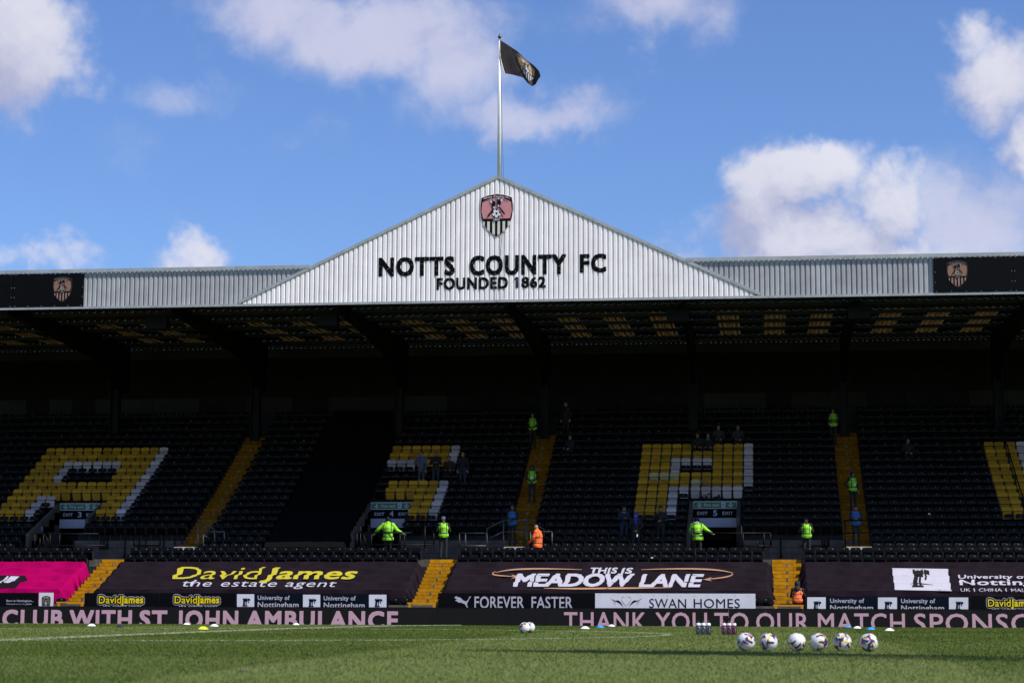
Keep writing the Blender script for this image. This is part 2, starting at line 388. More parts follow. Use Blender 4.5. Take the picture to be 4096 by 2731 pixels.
# ------------------------------------------------------------------ lettering: glyph outlines of Blender's own font, turned into flat meshes
CH = "ABCDEFGHIJKLMNOPQRSTUVWXYZabcdefghijklmnopqrstuvwxyz0123456789.|"
WEIGHTS = {'r': 0.0, 'm': .011, 'b': .019, 'x': .034, 'z': .036}
def _glyphs():
    tmp = []
    for c in CH:
        for suf in ('', '|'):
            cu = bpy.data.curves.new('g', 'FONT'); cu.body = c+suf; cu.resolution_u = 3
            o = bpy.data.objects.new('g', cu); COL.objects.link(o); tmp.append((c, suf, o))
    dg = bpy.context.evaluated_depsgraph_get(); dg.update()
    G = {}
    for c, suf, o in tmp:
        e = o.evaluated_get(dg); me = e.to_mesh()
        V = [(v.co.x, v.co.y) for v in me.vertices]; F = [tuple(p.vertices) for p in me.polygons]
        if suf == '': G[c] = [V, F, 0]
        else: G[c][2] = max(v[0] for v in V)
        e.to_mesh_clear()
    bw = max(v[0] for v in G['|'][0])
    for k in G: G[k][2] -= bw
    for c, suf, o in tmp:
        cu = o.data; bpy.data.objects.remove(o); bpy.data.curves.remove(cu)
    return G
GL0 = _glyphs()
class Outline(list):
    """2-D outline whose overlapping copies (heavier strokes) carry a layer number"""
    lay = None; r = 0.0
def glyph(wk, c):
    gv, gf, adv = GL0[c]; r = WEIGHTS[wk]
    sh = [(0, 0)] if r == 0 else [(-r,-r),(r,r),(-r,r),(r,-r)] + ([(0,0),(-r,0),(r,0),(0,r),(0,-r)] if wk in 'xz' else [(0,0)])
    V, F, L = [], [], []
    for k, (dx, dy) in enumerate(sh):
        b = len(V); V += [(x+dx, y+dy) for x, y in gv]; F += [tuple(i+b for i in f) for f in gf]; L += [k]*len(gv)
    return V, F, adv, L
_GC = {}
def GLY(wk, c):
    if (wk, c) not in _GC: _GC[(wk, c)] = glyph(wk, c)
    return _GC[(wk, c)]
def lays(V): return V.lay if isinstance(V, Outline) and V.lay else [0]*len(V)
def facing(V, y):
    """outline in XZ at depth y, each layer a hair in front of the last"""
    return [(v[0], y-l*.00025, v[1]) for v, l in zip(V, lays(V))]
def text2d(s, wk='r', track=0.0, shear=0.0):
    V, F, L = Outline(), [], []; x = 0
    for c in s:
        if c == ' ': x += .32; continue
        gv, gf, adv, gl_ = GLY(wk, c); b = len(V)
        V += [(x+a+shear*h, h) for a, h in gv]; F += [tuple(i+b for i in f) for f in gf]; L += gl_
        x += adv + track + WEIGHTS[wk]*1.2
    V.lay = L; V.r = WEIGHTS[wk]
    return V, F
def fit(V, x0, x1, z0, z1, ref=None):
    """scale a 2-D outline into a box; ref = (zmin, zmax) of the outline that maps on z0..z1"""
    xs = [v[0] for v in V]; zs = [v[1] for v in V]
    a, b = min(xs), max(xs); c, d = ref if ref else (min(zs), max(zs))
    if ref is CAPREF: c, d = c-getattr(V, 'r', 0), d+getattr(V, 'r', 0)
    o = Outline([(x0+(v[0]-a)/(b-a)*(x1-x0), z0+(v[1]-c)/(d-c)*(z1-z0)) for v in V]); o.lay = lays(V); return o
CAPREF = (0.0, .729)
_cz = [v[1] for v in GL0['H'][0]]; CAPREF = (min(_cz), max(_cz))
def flat(V2, Y, slope=0): return [(x, Y, z) for x, z in V2]
def slab(V2, F, Y, th):
    """flat outline in XZ turned into a plate: front at Y-th, back at Y"""
    n = len(V2); LL = lays(V2); V = [(p[0], Y-th-l*.0004, p[1]) for p, l in zip(V2, LL)] + [(p[0], Y, p[1]) for p in V2]
    FF = []
    area = 0
    for f in F:
        a = 0
        for i in range(len(f)):
            p, q = V2[f[i]], V2[f[(i+1) % len(f)]]; a += p[0]*q[1]-q[0]*p[1]
        FF.append(tuple(f) if a > 0 else tuple(reversed(f)))
    # merge duplicates for boundary search
    key = {}; rep = []
    for v, l in zip(V2, LL):
        k = (round(v[0], 5), round(v[1], 5), l); rep.append(key.setdefault(k, len(key)))
    cnt = {}
    for f in FF:
        for i in range(len(f)):
            a, b = rep[f[i]], rep[f[(i+1) % len(f)]]
            cnt[(a, b)] = (f[i], f[(i+1) % len(f)])
    out = [f for f in FF] + [tuple(i+n for i in reversed(f)) for f in FF]
    for (a, b), (i, j) in cnt.items():
        if (b, a) not in cnt: out.append((j, i, i+n, j+n))
    return V, out
def poly2d(pts):
    return list(pts), [tuple(range(len(pts)))]
def circ(cx, cz, rx, rz, n=28): return [(cx+rx*math.cos(2*math.pi*k/n), cz+rz*math.sin(2*math.pi*k/n)) for k in range(n)]
def stroke2d(pts, wd, taper=False):
    """ribbon along a polyline in 2-D"""
    P_ = [Vector((p[0], p[1])) for p in pts]; V = []; F = []
    n = len(P_)
    for i, p in enumerate(P_):
        t = (P_[min(i+1, n-1)]-P_[max(i-1, 0)]).normalized(); nn = Vector((-t.y, t.x))
        ww = wd*(.5 if not taper else .5*(1-.85*i/(n-1)) if taper == 1 else .5*math.sin(math.pi*(.08+.84*i/(n-1))))
        V += [tuple(p+nn*ww), tuple(p-nn*ww)]
    for i in range(n-1): F.append((2*i, 2*i+1, 2*i+3, 2*i+2))
    return V, F
def bez(p0, p1, p2, p3, n=12):
    return [tuple((1-t)**3*np.array(p0)+3*(1-t)**2*t*np.array(p1)+3*(1-t)*t*t*np.array(p2)+t**3*np.array(p3)) for t in [i/n for i in range(n+1)]]

# ------------------------------------------------------------------ club crest as layered flat shapes (unit box: u -.5...5, v 0..1)
def crest_layers(rim, field, stripe, black, white, small=False):
    def sh(k):
        half = [(0,1.0),(.24,.975),(.465,.915),(.495,.76),(.5,.63),(.47,.45),(.40,.30),(.28,.165),(.14,.065),(0,0)]
        pts = half + [(-a, b) for a, b in reversed(half[1:-1])]
        return [(a*k, .52+(b-.52)*k) for a, b in pts]
    L = []
    L.append((sh(1.0), None, rim)); L.append((sh(.965), None, black))
    # coloured field
    top = bez((-.43,.80),(-.2,.93),(.2,.93),(.43,.80), 10)
    fl = [(-.40,.43),(.40,.43),(.455,.60)] + list(reversed(top)) + [(-.455,.60)]
    L.append((fl, None, field))
    for k in range(6):
        u0 = -.43+.1525*k; u1 = u0+.075
        def low(u): return .035+ (abs(u)/.47)**1.55*.30
        u0c, u1c = max(u0, -.40), min(u1, .40)
        L.append(([(u0c, low(u0c)+.015), (u1c, low(u1c)+.015), (u1c,.365), (u0c,.365)], None, stripe))
    # ball
    L.append((circ(0,.545,.137,.103), None, black)); L.append((circ(0,.545,.128,.096), None, white))
    L.append((circ(0,.545,.038,.030,5), None, black))
    for k in range(5):
        a = R(90+72*k); L.append((circ(.112*math.cos(a),.545+.085*math.sin(a),.028,.022,6), None, black))
        a2 = R(54+72*k)
        V, F = stroke2d([(.03*math.cos(a2),.545+.023*math.sin(a2)),(.075*math.cos(a2),.545+.057*math.sin(a2)),(.128*math.cos(a2-.0),.545+.097*math.sin(a2))], .008)
    # two magpies standing on the ball, tails out
    for sgn, dx, dz in ((-1,-.07,0),(1,.06,.035)):
        body = [(0,-.10),(.05,-.06),(.075,0),(.06,.06),(.09,.10),(.05,.085),(.02,.12),(-.02,.13),(-.03,.07),(-.04,.02),(-.02,-.04)]
        L.append(([(dx+sgn*a, .74+dz+b) for a, b in body], None, black))
        L.append(([(dx+sgn*a, .74+dz+b) for a, b in [(.055,.06),(.12,.125),(.10,.03)]], None, white))
        L.append(([(dx+sgn*a, .74+dz+b) for a, b in [(-.012,.085),(.0,.135),(.022,.12),(.02,.085)]], None, white))
        L.append(([(dx+sgn*a, .74+dz+b) for a, b in [(-.02,-.09),(.025,-.075),(.015,-.035),(-.01,-.045)]], None, white))
        L.append(([(dx+sgn*a, .74+dz+b) for a, b in [(.01,-.10),(.04,-.08),(.20,-.25),(.17,-.21),(.19,-.28),(.10,-.21)]], None, black))
    # 1862 and curved name
    V, F = text2d('1862', 'b'); V = fit(V, -.09, .09, .38, .418); L.append((V, F, white))
    if not small or True:
        s = 'Notts County FC'; V, F = text2d(s, 'b', .10)
        mxx = max(v[0] for v in V)
        out = Outline(); out.lay = V.lay
        for x, h in V:
            u = -.385+.77*x/mxx; zc = .875+.052*(1-(u/.40)**2)
            out.append((u-(h-.3)*.09*u*2, zc+(h-.3)*.062))
        L.append((out, F, white))
    return L
def crest(name, parent, cx, z0, wd, ht, Y, th, pal, step=.004):
    """build crest plates as parts; pal = rim, field, stripe, black, white materials"""
    L = crest_layers(*range(5)); groups = {}
    y = Y
    mb = MB(); lay = 0
    for pts, F, mi in L:
        V2 = Outline([(cx+a*wd, z0+b*ht) for a, b in pts]); V2.lay = lays(pts)
        F2 = F if F else [tuple(range(len(pts)))]
        V, FF = slab(V2, F2, Y if lay == 0 else Y-th-(lay-1)*step*.3, th if lay == 0 else step)
        mb.add(V, FF, mi); lay += 1
    return mb.build(name, list(pal), parent)

# ==================================================================  THE SETTING
# pitch: one sheet to the horizon with the crown of the pitch and the dip behind the touchline
def ground():
    ys = [-300,-60,-10,0,6,10,14,18,22,26,30,34,38,42,46,50,54,58,62,66,70,73,73.4,74.1,76.4,110,400,2500]
    xs = [-2500,-300,-80,-60,-40,-30,-20,-10,0,10,20,30,60,300,2500]
    V = [(x, y, ground_z(y)) for y in ys for x in xs]; nx = len(xs)
    F = [(j*nx+i, j*nx+i+1, (j+1)*nx+i+1, (j+1)*nx+i) for j in range(len(ys)-1) for i in range(nx-1)]
    o = mesh_obj('pitch', V, F, M['grass'], smooth=True); tag(o, 'striped mown grass football pitch', None, None, 'structure')
ground()
def strip(name, pts_l, pts_r, label, up=.006):
    V = []; F = []
    for a, b in zip(pts_l, pts_r):
        V += [(a[0], a[1], ground_z(a[1])+up), (b[0], b[1], ground_z(b[1])+up)]
    for i in range(len(pts_l)-1): F.append((2*i, 2*i+1, 2*i+3, 2*i+2))
    tag(mesh_obj(name, V, F, M['line']), label, None, None, 'structure')
HX, CYY = -10.96, 37.7
yy = [6+i*1.0 for i in range(66)]+[72.0]
strip('halfway_line', [(HX-.06, y) for y in yy], [(HX+.06, y) for y in yy], 'white halfway line running away across the pitch')
xx = [-70+i*2 for i in range(70)]
strip('touchline', [(x, 71.9) for x in xx], [(x, 72.02) for x in xx], 'white far touchline below the light board', .014)
an = [2*math.pi*i/96 for i in range(97)]
strip('centre_circle', [(HX+9.09*math.cos(a), CYY+9.09*math.sin(a)) for a in an], [(HX+9.21*math.cos(a), CYY+9.21*math.sin(a)) for a in an], 'white centre circle marked on the turf', .007)
# grass blades where the lens can tell them apart
def blades(n):
    u = rng.random(n); Y = 11.5 + 61.3*u**1.25
    half = .31*Y; c = -np.tan(YAW)*Y
    X = c + (rng.random(n)*2-1)*half
    h = (.011+.017*rng.random(n)); wd = (.0028+.0035*rng.random(n))*(Y/14.)**.95
    a = rng.random(n)*np.pi; lx = (rng.random(n)-.5)*.02; ly = (rng.random(n)-.5)*.02
    z = -.125*((Y-37.7)/35.)**2 - .004
    V = np.empty((n, 3, 3), np.float32)
    V[:,0,0] = X-np.cos(a)*wd; V[:,0,1] = Y-np.sin(a)*wd*.4; V[:,0,2] = z
    V[:,1,0] = X+np.cos(a)*wd; V[:,1,1] = Y+np.sin(a)*wd*.4; V[:,1,2] = z
    V[:,2,0] = X+lx; V[:,2,1] = Y+ly; V[:,2,2] = z+h
    me = bpy.data.meshes.new('grass'); me.vertices.add(3*n); me.vertices.foreach_set('co', V.reshape(-1))
    me.loops.add(3*n); me.polygons.add(n)
    me.loops.foreach_set('vertex_index', np.arange(3*n, dtype=np.int32))
    me.polygons.foreach_set('loop_start', np.arange(0, 3*n, 3, dtype=np.int32)); me.polygons.foreach_set('loop_total', np.full(n, 3, np.int32))
    me.materials.append(M['blade']); me.update()
    o = bpy.data.objects.new('grass', me); COL.objects.link(o)
    tag(o, 'short mown grass blades of the pitch', None, None, 'stuff')
blades(420000)
def line_blades(name, fn, n, h, label):
    """upright grass blades that carry the white line paint"""
    V = []; F = []
    for i in range(n):
        x, y = fn(random.random()); a = random.uniform(0, math.pi); w_ = .010*(max(y, 12)/25); hh = h*random.uniform(.5, 1.2)
        if y < 10 or y > 72.5: continue
        z = ground_z(y); b = len(V)
        V += [(x-math.cos(a)*w_, y-math.sin(a)*w_*.3, z), (x+math.cos(a)*w_, y+math.sin(a)*w_*.3, z), (x+random.uniform(-.008,.008), y, z+hh)]; F.append((b, b+1, b+2))
    tag(mesh_obj(name, V, F, M['line']), label, None, None, 'stuff')
line_blades('painted_grass', lambda t: (HX+random.uniform(-.07,.07), 14+58*t**1.1), 26000, .030, 'white painted blades along the halfway line')
def _arc(t):
    a = 2*math.pi*t; r_ = 9.15+random.uniform(-.06,.06); return HX+r_*math.cos(a), CYY+r_*math.sin(a)
line_blades('painted_grass', _arc, 20000, .017, 'white painted blades along the centre circle')

# ==================================================================  THE GRANDSTAND
stand = empty('grandstand', (-10.5, 78.5, 0))
tag(stand, 'long covered football grandstand with white gabled fascia and dark seating tiers', 'grandstand')
OFF = Vector((-10.5, 78.5, 0))
def sp(o, parent=None):
    """make a world-placed object a child of the stand (or of one of its parts)"""
    p = parent or stand; o.parent = p
    o.matrix_parent_inverse = Matrix.Translation(-OFF) if True else o.matrix_parent_inverse
    return o
def part(name, mb, mats, parent=None, smooth=False):
    return sp(mb.build(name, mats, None, smooth), parent)
XL, XR = -52.0, 27.0
# --- rakes: floors of the upper rows (k) and lower rows (m), fitted to the measured stair risers
def up_floor(k): Y = 83.5+.68*k; return Y, AZ(2048, 2159-28.8*k, Y)
def low_floor(m): Y = 81.6-.72*m; return Y, AZ(2048, 2236.5+28.8*m, Y)   # top edge of the flight at the back of row m
GANG = 2.50
AIS = [-38.2, -24.2, -10.2, 3.8, 17.8]           # upper aisles
VOM = [(-45.4,-43.6),(-31.52,-29.66),(-17.24,-15.38),(-3.02,-1.14),(11.2,13.0)]
LST = [-41.1,-27.1,-13.1,.9,14.9]                # lower stairs
NUP = 17
UF = {k: up_floor(k) for k in range(-3, NUP+3)}
# lower rows as deep steps
for m in range(0, 9):
    Yb = 81.6-.72*m; z = low_floor(m+1)[1]
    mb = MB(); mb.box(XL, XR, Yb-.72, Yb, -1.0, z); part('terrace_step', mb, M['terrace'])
# gangway floor
for (a, b) in VOM:
    mb = MB(); mb.box(a-.15, b+5.05, 81.6, 95, 2.0, GANG); part('gangway_floor', mb, M['concrete'])
# upper rows, split round the vomitories
def segs(k):
    cuts = []
    for i, (a, b) in enumerate(VOM):
        if k < 0: cuts.append((a-.15, b+5.05) if True else None)
        elif UF[k][0] < 86.8: cuts.append((a-.0, b+.0))
    out = []; x = XL
    for a, b in sorted(cuts):
        if a > x: out.append((x, a))
        x = b
    out.append((x, XR)); return out
for k in range(-3, NUP+1):
    Y, z = UF[k]
    for a, b in segs(k):
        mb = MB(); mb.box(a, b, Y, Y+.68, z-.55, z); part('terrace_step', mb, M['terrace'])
# front wall of the raised blocks
for i, (a, b) in enumerate(VOM):
    x0, x1 = b+.17, b+5.05
    mb = MB(); mb.box(x0, x1, 83.28, 83.5, GANG, UF[0][1]-.02); wl = part('front_wall', mb, M['concrete'])
    mb = MB()
    for z in (2.78, 3.03): mb.box(x0, x1, 83.272, 83.28, z, z+.012)
    part('joint', mb, M['steel'], None)
# vomitory walls
for i, (a, b) in enumerate(VOM):
    def wedge(x0, x1, Yf, Yb, zf, zb):
        V = []
        for x in (x0, x1): V += [(x, Yf, GANG-.3), (x, Yb, GANG-.3), (x, Yb, zb), (x, Yf, zf)]
        mb = MB(); mb.add(V, [(0,3,2,1),(4,5,6,7),(0,4,7,3),(3,7,6,2),(2,6,5,1),(0,1,5,4)]); return mb
    part('exit_wall', wedge(a-.16, a+.0, 83.2, 87.0, 3.62, 5.15), M['concrete'])
    part('exit_wall', wedge(b-.0, b+.16, 84.95, 87.0, 4.33, 5.15), M['concrete'])
    mb = MB(); mb.box(a, b, 86.95, 87.1, 4.0, 5.13); part('exit_lintel', mb, M['terrace'])
    mb = MB(); mb.box(a-.1, a, 87.1, 95, GANG, 4.05); mb.box(b, b+.1, 87.1, 95, GANG, 4.05); mb.box(a, b, 87.1, 95, 4.0, 4.1); mb.box(a, b, 94.9, 95, GANG, 4.0)
    mb.box(a+.25, b-.25, 87.3, 87.36, 3.5, 3.72)
    part('exit_passage', mb, M['wallp'])
# stairways: one part each, every step a sub-part, with its row letter
LET_UP = 'LMNOPQRSTUVWXY'
def letter_geo(ch, x, Y, z, h=.10):
    V, F = text2d(ch, 'm'); w_ = max(v[0] for v in V)-min(v[0] for v in V)
    V = fit(V, x-w_*h*.65, x+w_*h*.65, z, z+h, CAPREF)
    return facing(V, Y-.006), F
def yellow_step(x0, x1, Y, Yb, z0, z1, ch, par, paint='yellow'):
    Y -= .012; z1 += .004; mb = MB(); x0 += random.uniform(-.01,.01)
    n = 1 if random.random() < .5 else 2
    mb.box(x0, x1, Y, Yb, z0-.02, z1-.012, 0)
    mb.box(x0, x1, Y+.02, Yb, z1-.012, z1, 1)
    if n == 2: xm = x0+(x1-x0)*random.choice((.5,.72,.33)); mb.box(xm-.003, xm+.003, Y-.003, Y, z0, z1-.012, 1)
    if ch:
        xc = (x0+x1)/2+random.uniform(-.02,.02); z = (z0+z1)/2-.055
        mb.add([(xc-.05,Y-.003,z-.01),(xc+.05,Y-.003,z-.01),(xc+.05,Y-.003,z+.115),(xc-.05,Y-.003,z+.115)], [(0,1,2,3)], 2)
        V, F = letter_geo(ch, xc, Y, z); mb.add(V, F, 3)
    part('step', mb, [M[paint], M['terrace'], M['plate'], M['black']], par)
for xs_ in LST:
    e = sp(empty('stairway')); e.location = OFF
    e.matrix_parent_inverse = Matrix.Translation(-OFF); e.location = OFF
    letters = {1:'I',3:'H',5:'G',7:'F',9:'E',11:'D'}
    for j in range(0, 13):
        Y = 81.6-.36*j; z1 = AZ(2048, 2236.5+14.4*j, Y); z0 = AZ(2048, 2236.5+14.4*(j+1), Y-.36)
        if j == 0: z1 = GANG
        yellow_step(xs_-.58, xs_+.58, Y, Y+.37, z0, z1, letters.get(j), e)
for xa in AIS:
    e = sp(empty('stairway')); e.location = OFF
    for j in range(-2, 30):
        k = j/2.; Y = 83.5+.68*k; z1 = AZ(2048, 2159-28.8*k, Y); z0 = AZ(2048, 2159-28.8*(k-.5), Y-.34)
        ch = LET_UP[j//2] if (j >= 0 and j % 2 == 0 and j//2 < len(LET_UP)) else None
        if j < 0: ch = 'K' if j == -2 else None
        yellow_step(xa-.53, xa+.53, Y, Y+.35, z0, z1, ch, e, 'shadeyellow')
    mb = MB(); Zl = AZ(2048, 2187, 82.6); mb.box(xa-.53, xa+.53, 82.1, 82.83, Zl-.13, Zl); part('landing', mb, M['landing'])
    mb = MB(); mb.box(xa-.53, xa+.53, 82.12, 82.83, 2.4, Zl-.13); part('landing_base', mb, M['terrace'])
# back wall: lower boards in panels, ribbed cladding above
zb = UF[NUP][1]
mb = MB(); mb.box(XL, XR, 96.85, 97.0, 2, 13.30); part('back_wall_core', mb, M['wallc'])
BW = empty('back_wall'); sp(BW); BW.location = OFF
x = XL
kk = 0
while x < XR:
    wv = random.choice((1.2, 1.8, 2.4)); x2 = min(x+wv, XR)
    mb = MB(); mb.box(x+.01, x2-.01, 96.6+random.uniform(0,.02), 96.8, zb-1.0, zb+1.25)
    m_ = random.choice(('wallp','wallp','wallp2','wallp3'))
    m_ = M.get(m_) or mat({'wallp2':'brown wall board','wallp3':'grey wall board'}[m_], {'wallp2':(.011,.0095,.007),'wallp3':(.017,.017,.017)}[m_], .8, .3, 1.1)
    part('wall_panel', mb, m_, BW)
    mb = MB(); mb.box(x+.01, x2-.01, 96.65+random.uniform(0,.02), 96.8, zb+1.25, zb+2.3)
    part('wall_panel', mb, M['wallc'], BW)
    mb = MB(); mb.box(x-.03, x+.03, 96.56, 96.6, zb+1.25, zb+2.3); part('batten', mb, M['wallp'], BW)
    x = x2
def corr(x0, x1, zlo, ztop, Y, pitch, d, crest_w, flank):
    """profiled sheet from x0 to x1 facing -Y; zlo/ztop functions of x"""
    V = []; F = []; xs = []
    x = x0
    while x < x1-1e-6:
        for dx, yy_ in ((0, 0), (crest_w, 0), (crest_w+flank, d), (pitch-flank, d)):
            if x+dx < x1-1e-6: xs.append((x+dx, yy_))
        x += pitch
    xs.append((x1, 0))
    for x, yy_ in xs: V += [(x, Y+yy_, zlo(x)), (x, Y+yy_, ztop(x))]
    for i in range(len(xs)-1): F.append((2*i, 2*i+2, 2*i+3, 2*i+1))
    return V, F
for i in range(60):
    x0 = XL+i*1.32
    if x0 > XR: break
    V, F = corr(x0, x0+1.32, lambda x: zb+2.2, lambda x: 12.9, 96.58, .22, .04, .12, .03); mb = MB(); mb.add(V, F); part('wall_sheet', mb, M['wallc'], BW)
# roof: two-piece deck, purlins, translucent sheets
def roofz(Y): return 12.95+(Y-79)*.0285
RF = sp(empty('roof')); RF.location = OFF
bayx = [-52.2+7.0*i for i in range(12)]
TY = [(85.3,86.9),(88.3,90.0),(91.5,93.3)]
def transmat():
    m = bpy.data.materials.new('translucent roof sheet'); m.use_nodes = True; t = m.node_tree; n = NT(t); t.nodes.clear()
    c = n.n('ShaderNodeTexCoord').outputs['Object']; s = n.n('ShaderNodeSeparateXYZ'); t.links.new(c, s.inputs[0])
    st = n.ramp(n.m('SINE', n.m('MULTIPLY', s.outputs[0], 2*math.pi/.21)), -.7, .9)
    f = n.m('MULTIPLY', st, n.ramp(n.noise(c, 3.5, 5, .7), .3, .62))
    tr = n.n('ShaderNodeBsdfTranslucent'); t.links.new(n.mixc(f, (.010,.006,.0015,1), (.026,.015,.005,1)), tr.inputs[0])
    o = n.n('ShaderNodeOutputMaterial'); t.links.new(tr.outputs[0], o.inputs[0]); return m
M['transl'] = transmat()
def deck(x0, x1, y0, y1, m_, name):
    V = []; F = []; n_ = max(2, int(round((x1-x0)/.33)))
    for i in range(n_):
        xa = x0+(x1-x0)*i/n_; wdt = (x1-x0)/n_
        for dx, dz in ((0, 0), (.5, 0), (.6, .05), (.9, .05)):
            for y in (y0, y1): V.append((xa+wdt*dx, y, roofz(y)+dz))
    for y in (y0, y1): V.append((x1, y, roofz(y)))
    k_ = len(V)//2
    F = [(2*i, 2*i+1, 2*i+3, 2*i+2) for i in range(k_-1)]
    mb = MB(); mb.add(V, F)
    part(name, mb, m_, RF)
YS = [78.7, 81.8, 84.8, 87.6, 90.7, 94.0, 96.3]
for bx in bayx:
    tl = [bx+1.30, bx+3.33, bx+5.36]      # translucent strips of each bay
    if bx > XR: continue
    for j in range(len(YS)-1):
        y0, y1 = YS[j]+.004, YS[j+1]-.004
        ex = bx
        for t0 in tl:
            deck(ex, t0, y0, y1, M['roofs'], 'roof_sheet')
            deck(t0, t0+.946, y0, y1, M['transl'] if j in (2,3,4) else M['roofs'], 'translucent_sheet' if j in (2,3,4) else 'roof_sheet')
            ex = t0+.946
        deck(ex, bx+7.0, y0, y1, M['roofs'], 'roof_sheet')
for Y in YS[1:-1]:
    mb = MB(); z = roofz(Y); mb.box(XL, XR, Y-.06, Y+.06, z-.16, z-.01); part('purlin', mb, M['purlin'], RF)
# gutter truss and light slots at the back
mb = MB(); mb.box(XL, XR, 96.30, 96.5, 12.85, 13.325)
part('eaves_beam', mb, M['purlin'], RF)
mb = MB(); x = XL
while x < XR:
    mb.box(x, x+random.uniform(.13,.20), 96.32, 96.36, 13.325, 13.55); x += .242
mb.box(XL, XR, 96.30, 96.40, 13.341, 13.60)
part('eaves_closer', mb, M['purlin'], RF)

# rakers and columns
for bx in [-10.2+7.0*i for i in range(-6, 6)]:
    if bx < XL or bx > XR: continue
    V = []
    prof = [(78.75, roofz(78.7)-.35), (78.75, roofz(78.7)-.05), (95.0, roofz(95)-.05), (95.0, roofz(95)-2.4), (93.6, roofz(93)-2.6), (91.5, roofz(91)-1.3), (86, roofz(86)-.85)]
    mb = MB(); n_ = len(prof)
    for x in (bx-.10, bx+.10): V += [(x, y, z) for y, z in prof]
    mb.add(V, [tuple(range(n_)), tuple(range(2*n_-1, n_-1, -1))] + [(i, n_+i, n_+(i+1) % n_, (i+1) % n_) for i in range(n_)])
    part('roof_beam', mb, M['steel'])
    mb = MB(); zf = UF[13][1]
    for x in (bx-.20, bx+.17): mb.box(x, x+.03, 93.0, 93.5, zf-.3, roofz(93.2)-1.9)
    mb.box(bx-.17, bx+.17, 93.22, 93.27, zf-.3, roofz(93.2)-1.9)
    part('column', mb, M['steel'])
# --- fascia cladding
FY = 78.5
zlow = lambda x: 12.80; ZT = 14.22; ZTG = 17.80
gl, gr, gap_ = -21.16, -.05, -10.51
def gable(x): return 12.80 + (x-gl)/(gap_-gl)*(17.78-12.80) if x < gap_ else 12.80 + (gr-x)/(gr-gap_)*(17.78-12.80)
P_ = .2
def fsheet(x0, x1, zl, zt, Y, m_, name):
    V, F = corr(x0, x1, zl, zt, Y, P_, .055, .112, .030); mb = MB(); mb.add(V, F); part(name, mb, m_, WL)
WL = sp(empty('fascia')); WL.location = OFF
x = -27.72-.0
x = gap_-10.6; xs_ = []
i0 = gap_-.1-P_*53
for i in range(22):                                   # white gable sheets, five ribs each
    x0 = i0+i*1.0; x1 = x0+1.0
    a, b = max(x0, gl+.15), min(x1, gr-.15)
    if b-a < .05: continue
    fsheet(a, b, zlow, lambda x: max(12.81, gable(x)), FY, M['white'], 'white_cladding_sheet')
for i in range(90):
    x0 = XL+i*1.0; x1 = x0+1.0
    if x0 > XR: break
    def bot(x): return 12.80 if (x < gl or x > gr) else min(14.22, gable(x))
    if bot(x0) >= 14.2 and bot(x1) >= 14.2: continue
    fsheet(x0, x1, bot, lambda x: 14.22, FY+.05, M['grey'], 'grey_cladding_sheet')
def bar(p, q, h, d, Y, m_, name, n=1):
    """flashing strip from p to q (x,z) of height h"""
    dv = Vector((q[0]-p[0], q[1]-p[1])); nn = Vector((-dv.y, dv.x)).normalized()*h
    for i in range(n):
        a = (p[0]+dv.x*i/n, p[1]+dv.y*i/n); b = (p[0]+dv.x*(i+1)/n, p[1]+dv.y*(i+1)/n)
        e_ = dv.normalized()*.004
        pts = [(a[0]+e_.x, a[1]+e_.y), (b[0]-e_.x, b[1]-e_.y), (b[0]-e_.x+nn.x, b[1]-e_.y+nn.y), (a[0]+e_.x+nn.x, a[1]+e_.y+nn.y)]
        V, F = slab(pts, [(0,1,2,3)], Y, d); mb = MB(); mb.add(V, F)
        # screw heads
        L = dv.length/n; c = int(L/.42)
        for s_ in range(c):
            t = (s_+.5)/c; px_ = a[0]+(b[0]-a[0])*t+nn.x*.12; pz_ = a[1]+(b[1]-a[1])*t+nn.y*.12
            mb.box(px_-.008, px_+.008, Y-d-.006, Y-d, pz_-.008, pz_+.008, 1)
        part(name, mb, [m_, M['steel']], WL)
bar((XL, 12.70), (XR, 12.70), .10, .06, FY+.04, M['trim'], 'lower_flashing', 26)
xk = gl+(14.22-12.80)/(17.78-12.80)*(gap_-gl); xk2 = gr-(14.22-12.80)/(17.78-12.80)*(gr-gap_)
bar((XL, 14.215), (xk-.1, 14.225), .135, .07, FY+.03, M['trim'], 'upper_flashing', 11)
bar((xk2+.1, 14.225), (XR, 14.215), .135, .07, FY+.03, M['trim'], 'upper_flashing', 10)
bar((gl, 12.80), (gap_, 17.78), .125, .08, FY+.05, M['trim'], 'gable_flashing', 6)
bar((gap_, 17.78), (gr, 12.80), .125, .08, FY+.05, M['trim'], 'gable_flashing', 6)
mb = MB(); V = [(xk,FY+.06,14.2),(gap_,FY+.06,17.8),(xk2,FY+.06,14.2)]; V += [(a, FY+2.5, c) for a, b, c in V]
mb.add(V, [(0,1,4,3),(1,2,5,4)]); part('gable_roof', mb, M['trim'], RF)
mb = MB(); mb.box(XL, XR, FY+.12, FY+.2, 12.8, 14.2); part('fascia_backing', mb, M['purlin'], WL)
V = []
for x_, z_ in ((xk, 14.3), (xk2, 14.3)): pass
mb = MB(); mb.add([(xk,FY+.14,14.25),(gap_,FY+.14,17.6),(xk2,FY+.14,14.25)], [(0,1,2)]); part('gable_backing', mb, M['purlin'], WL)
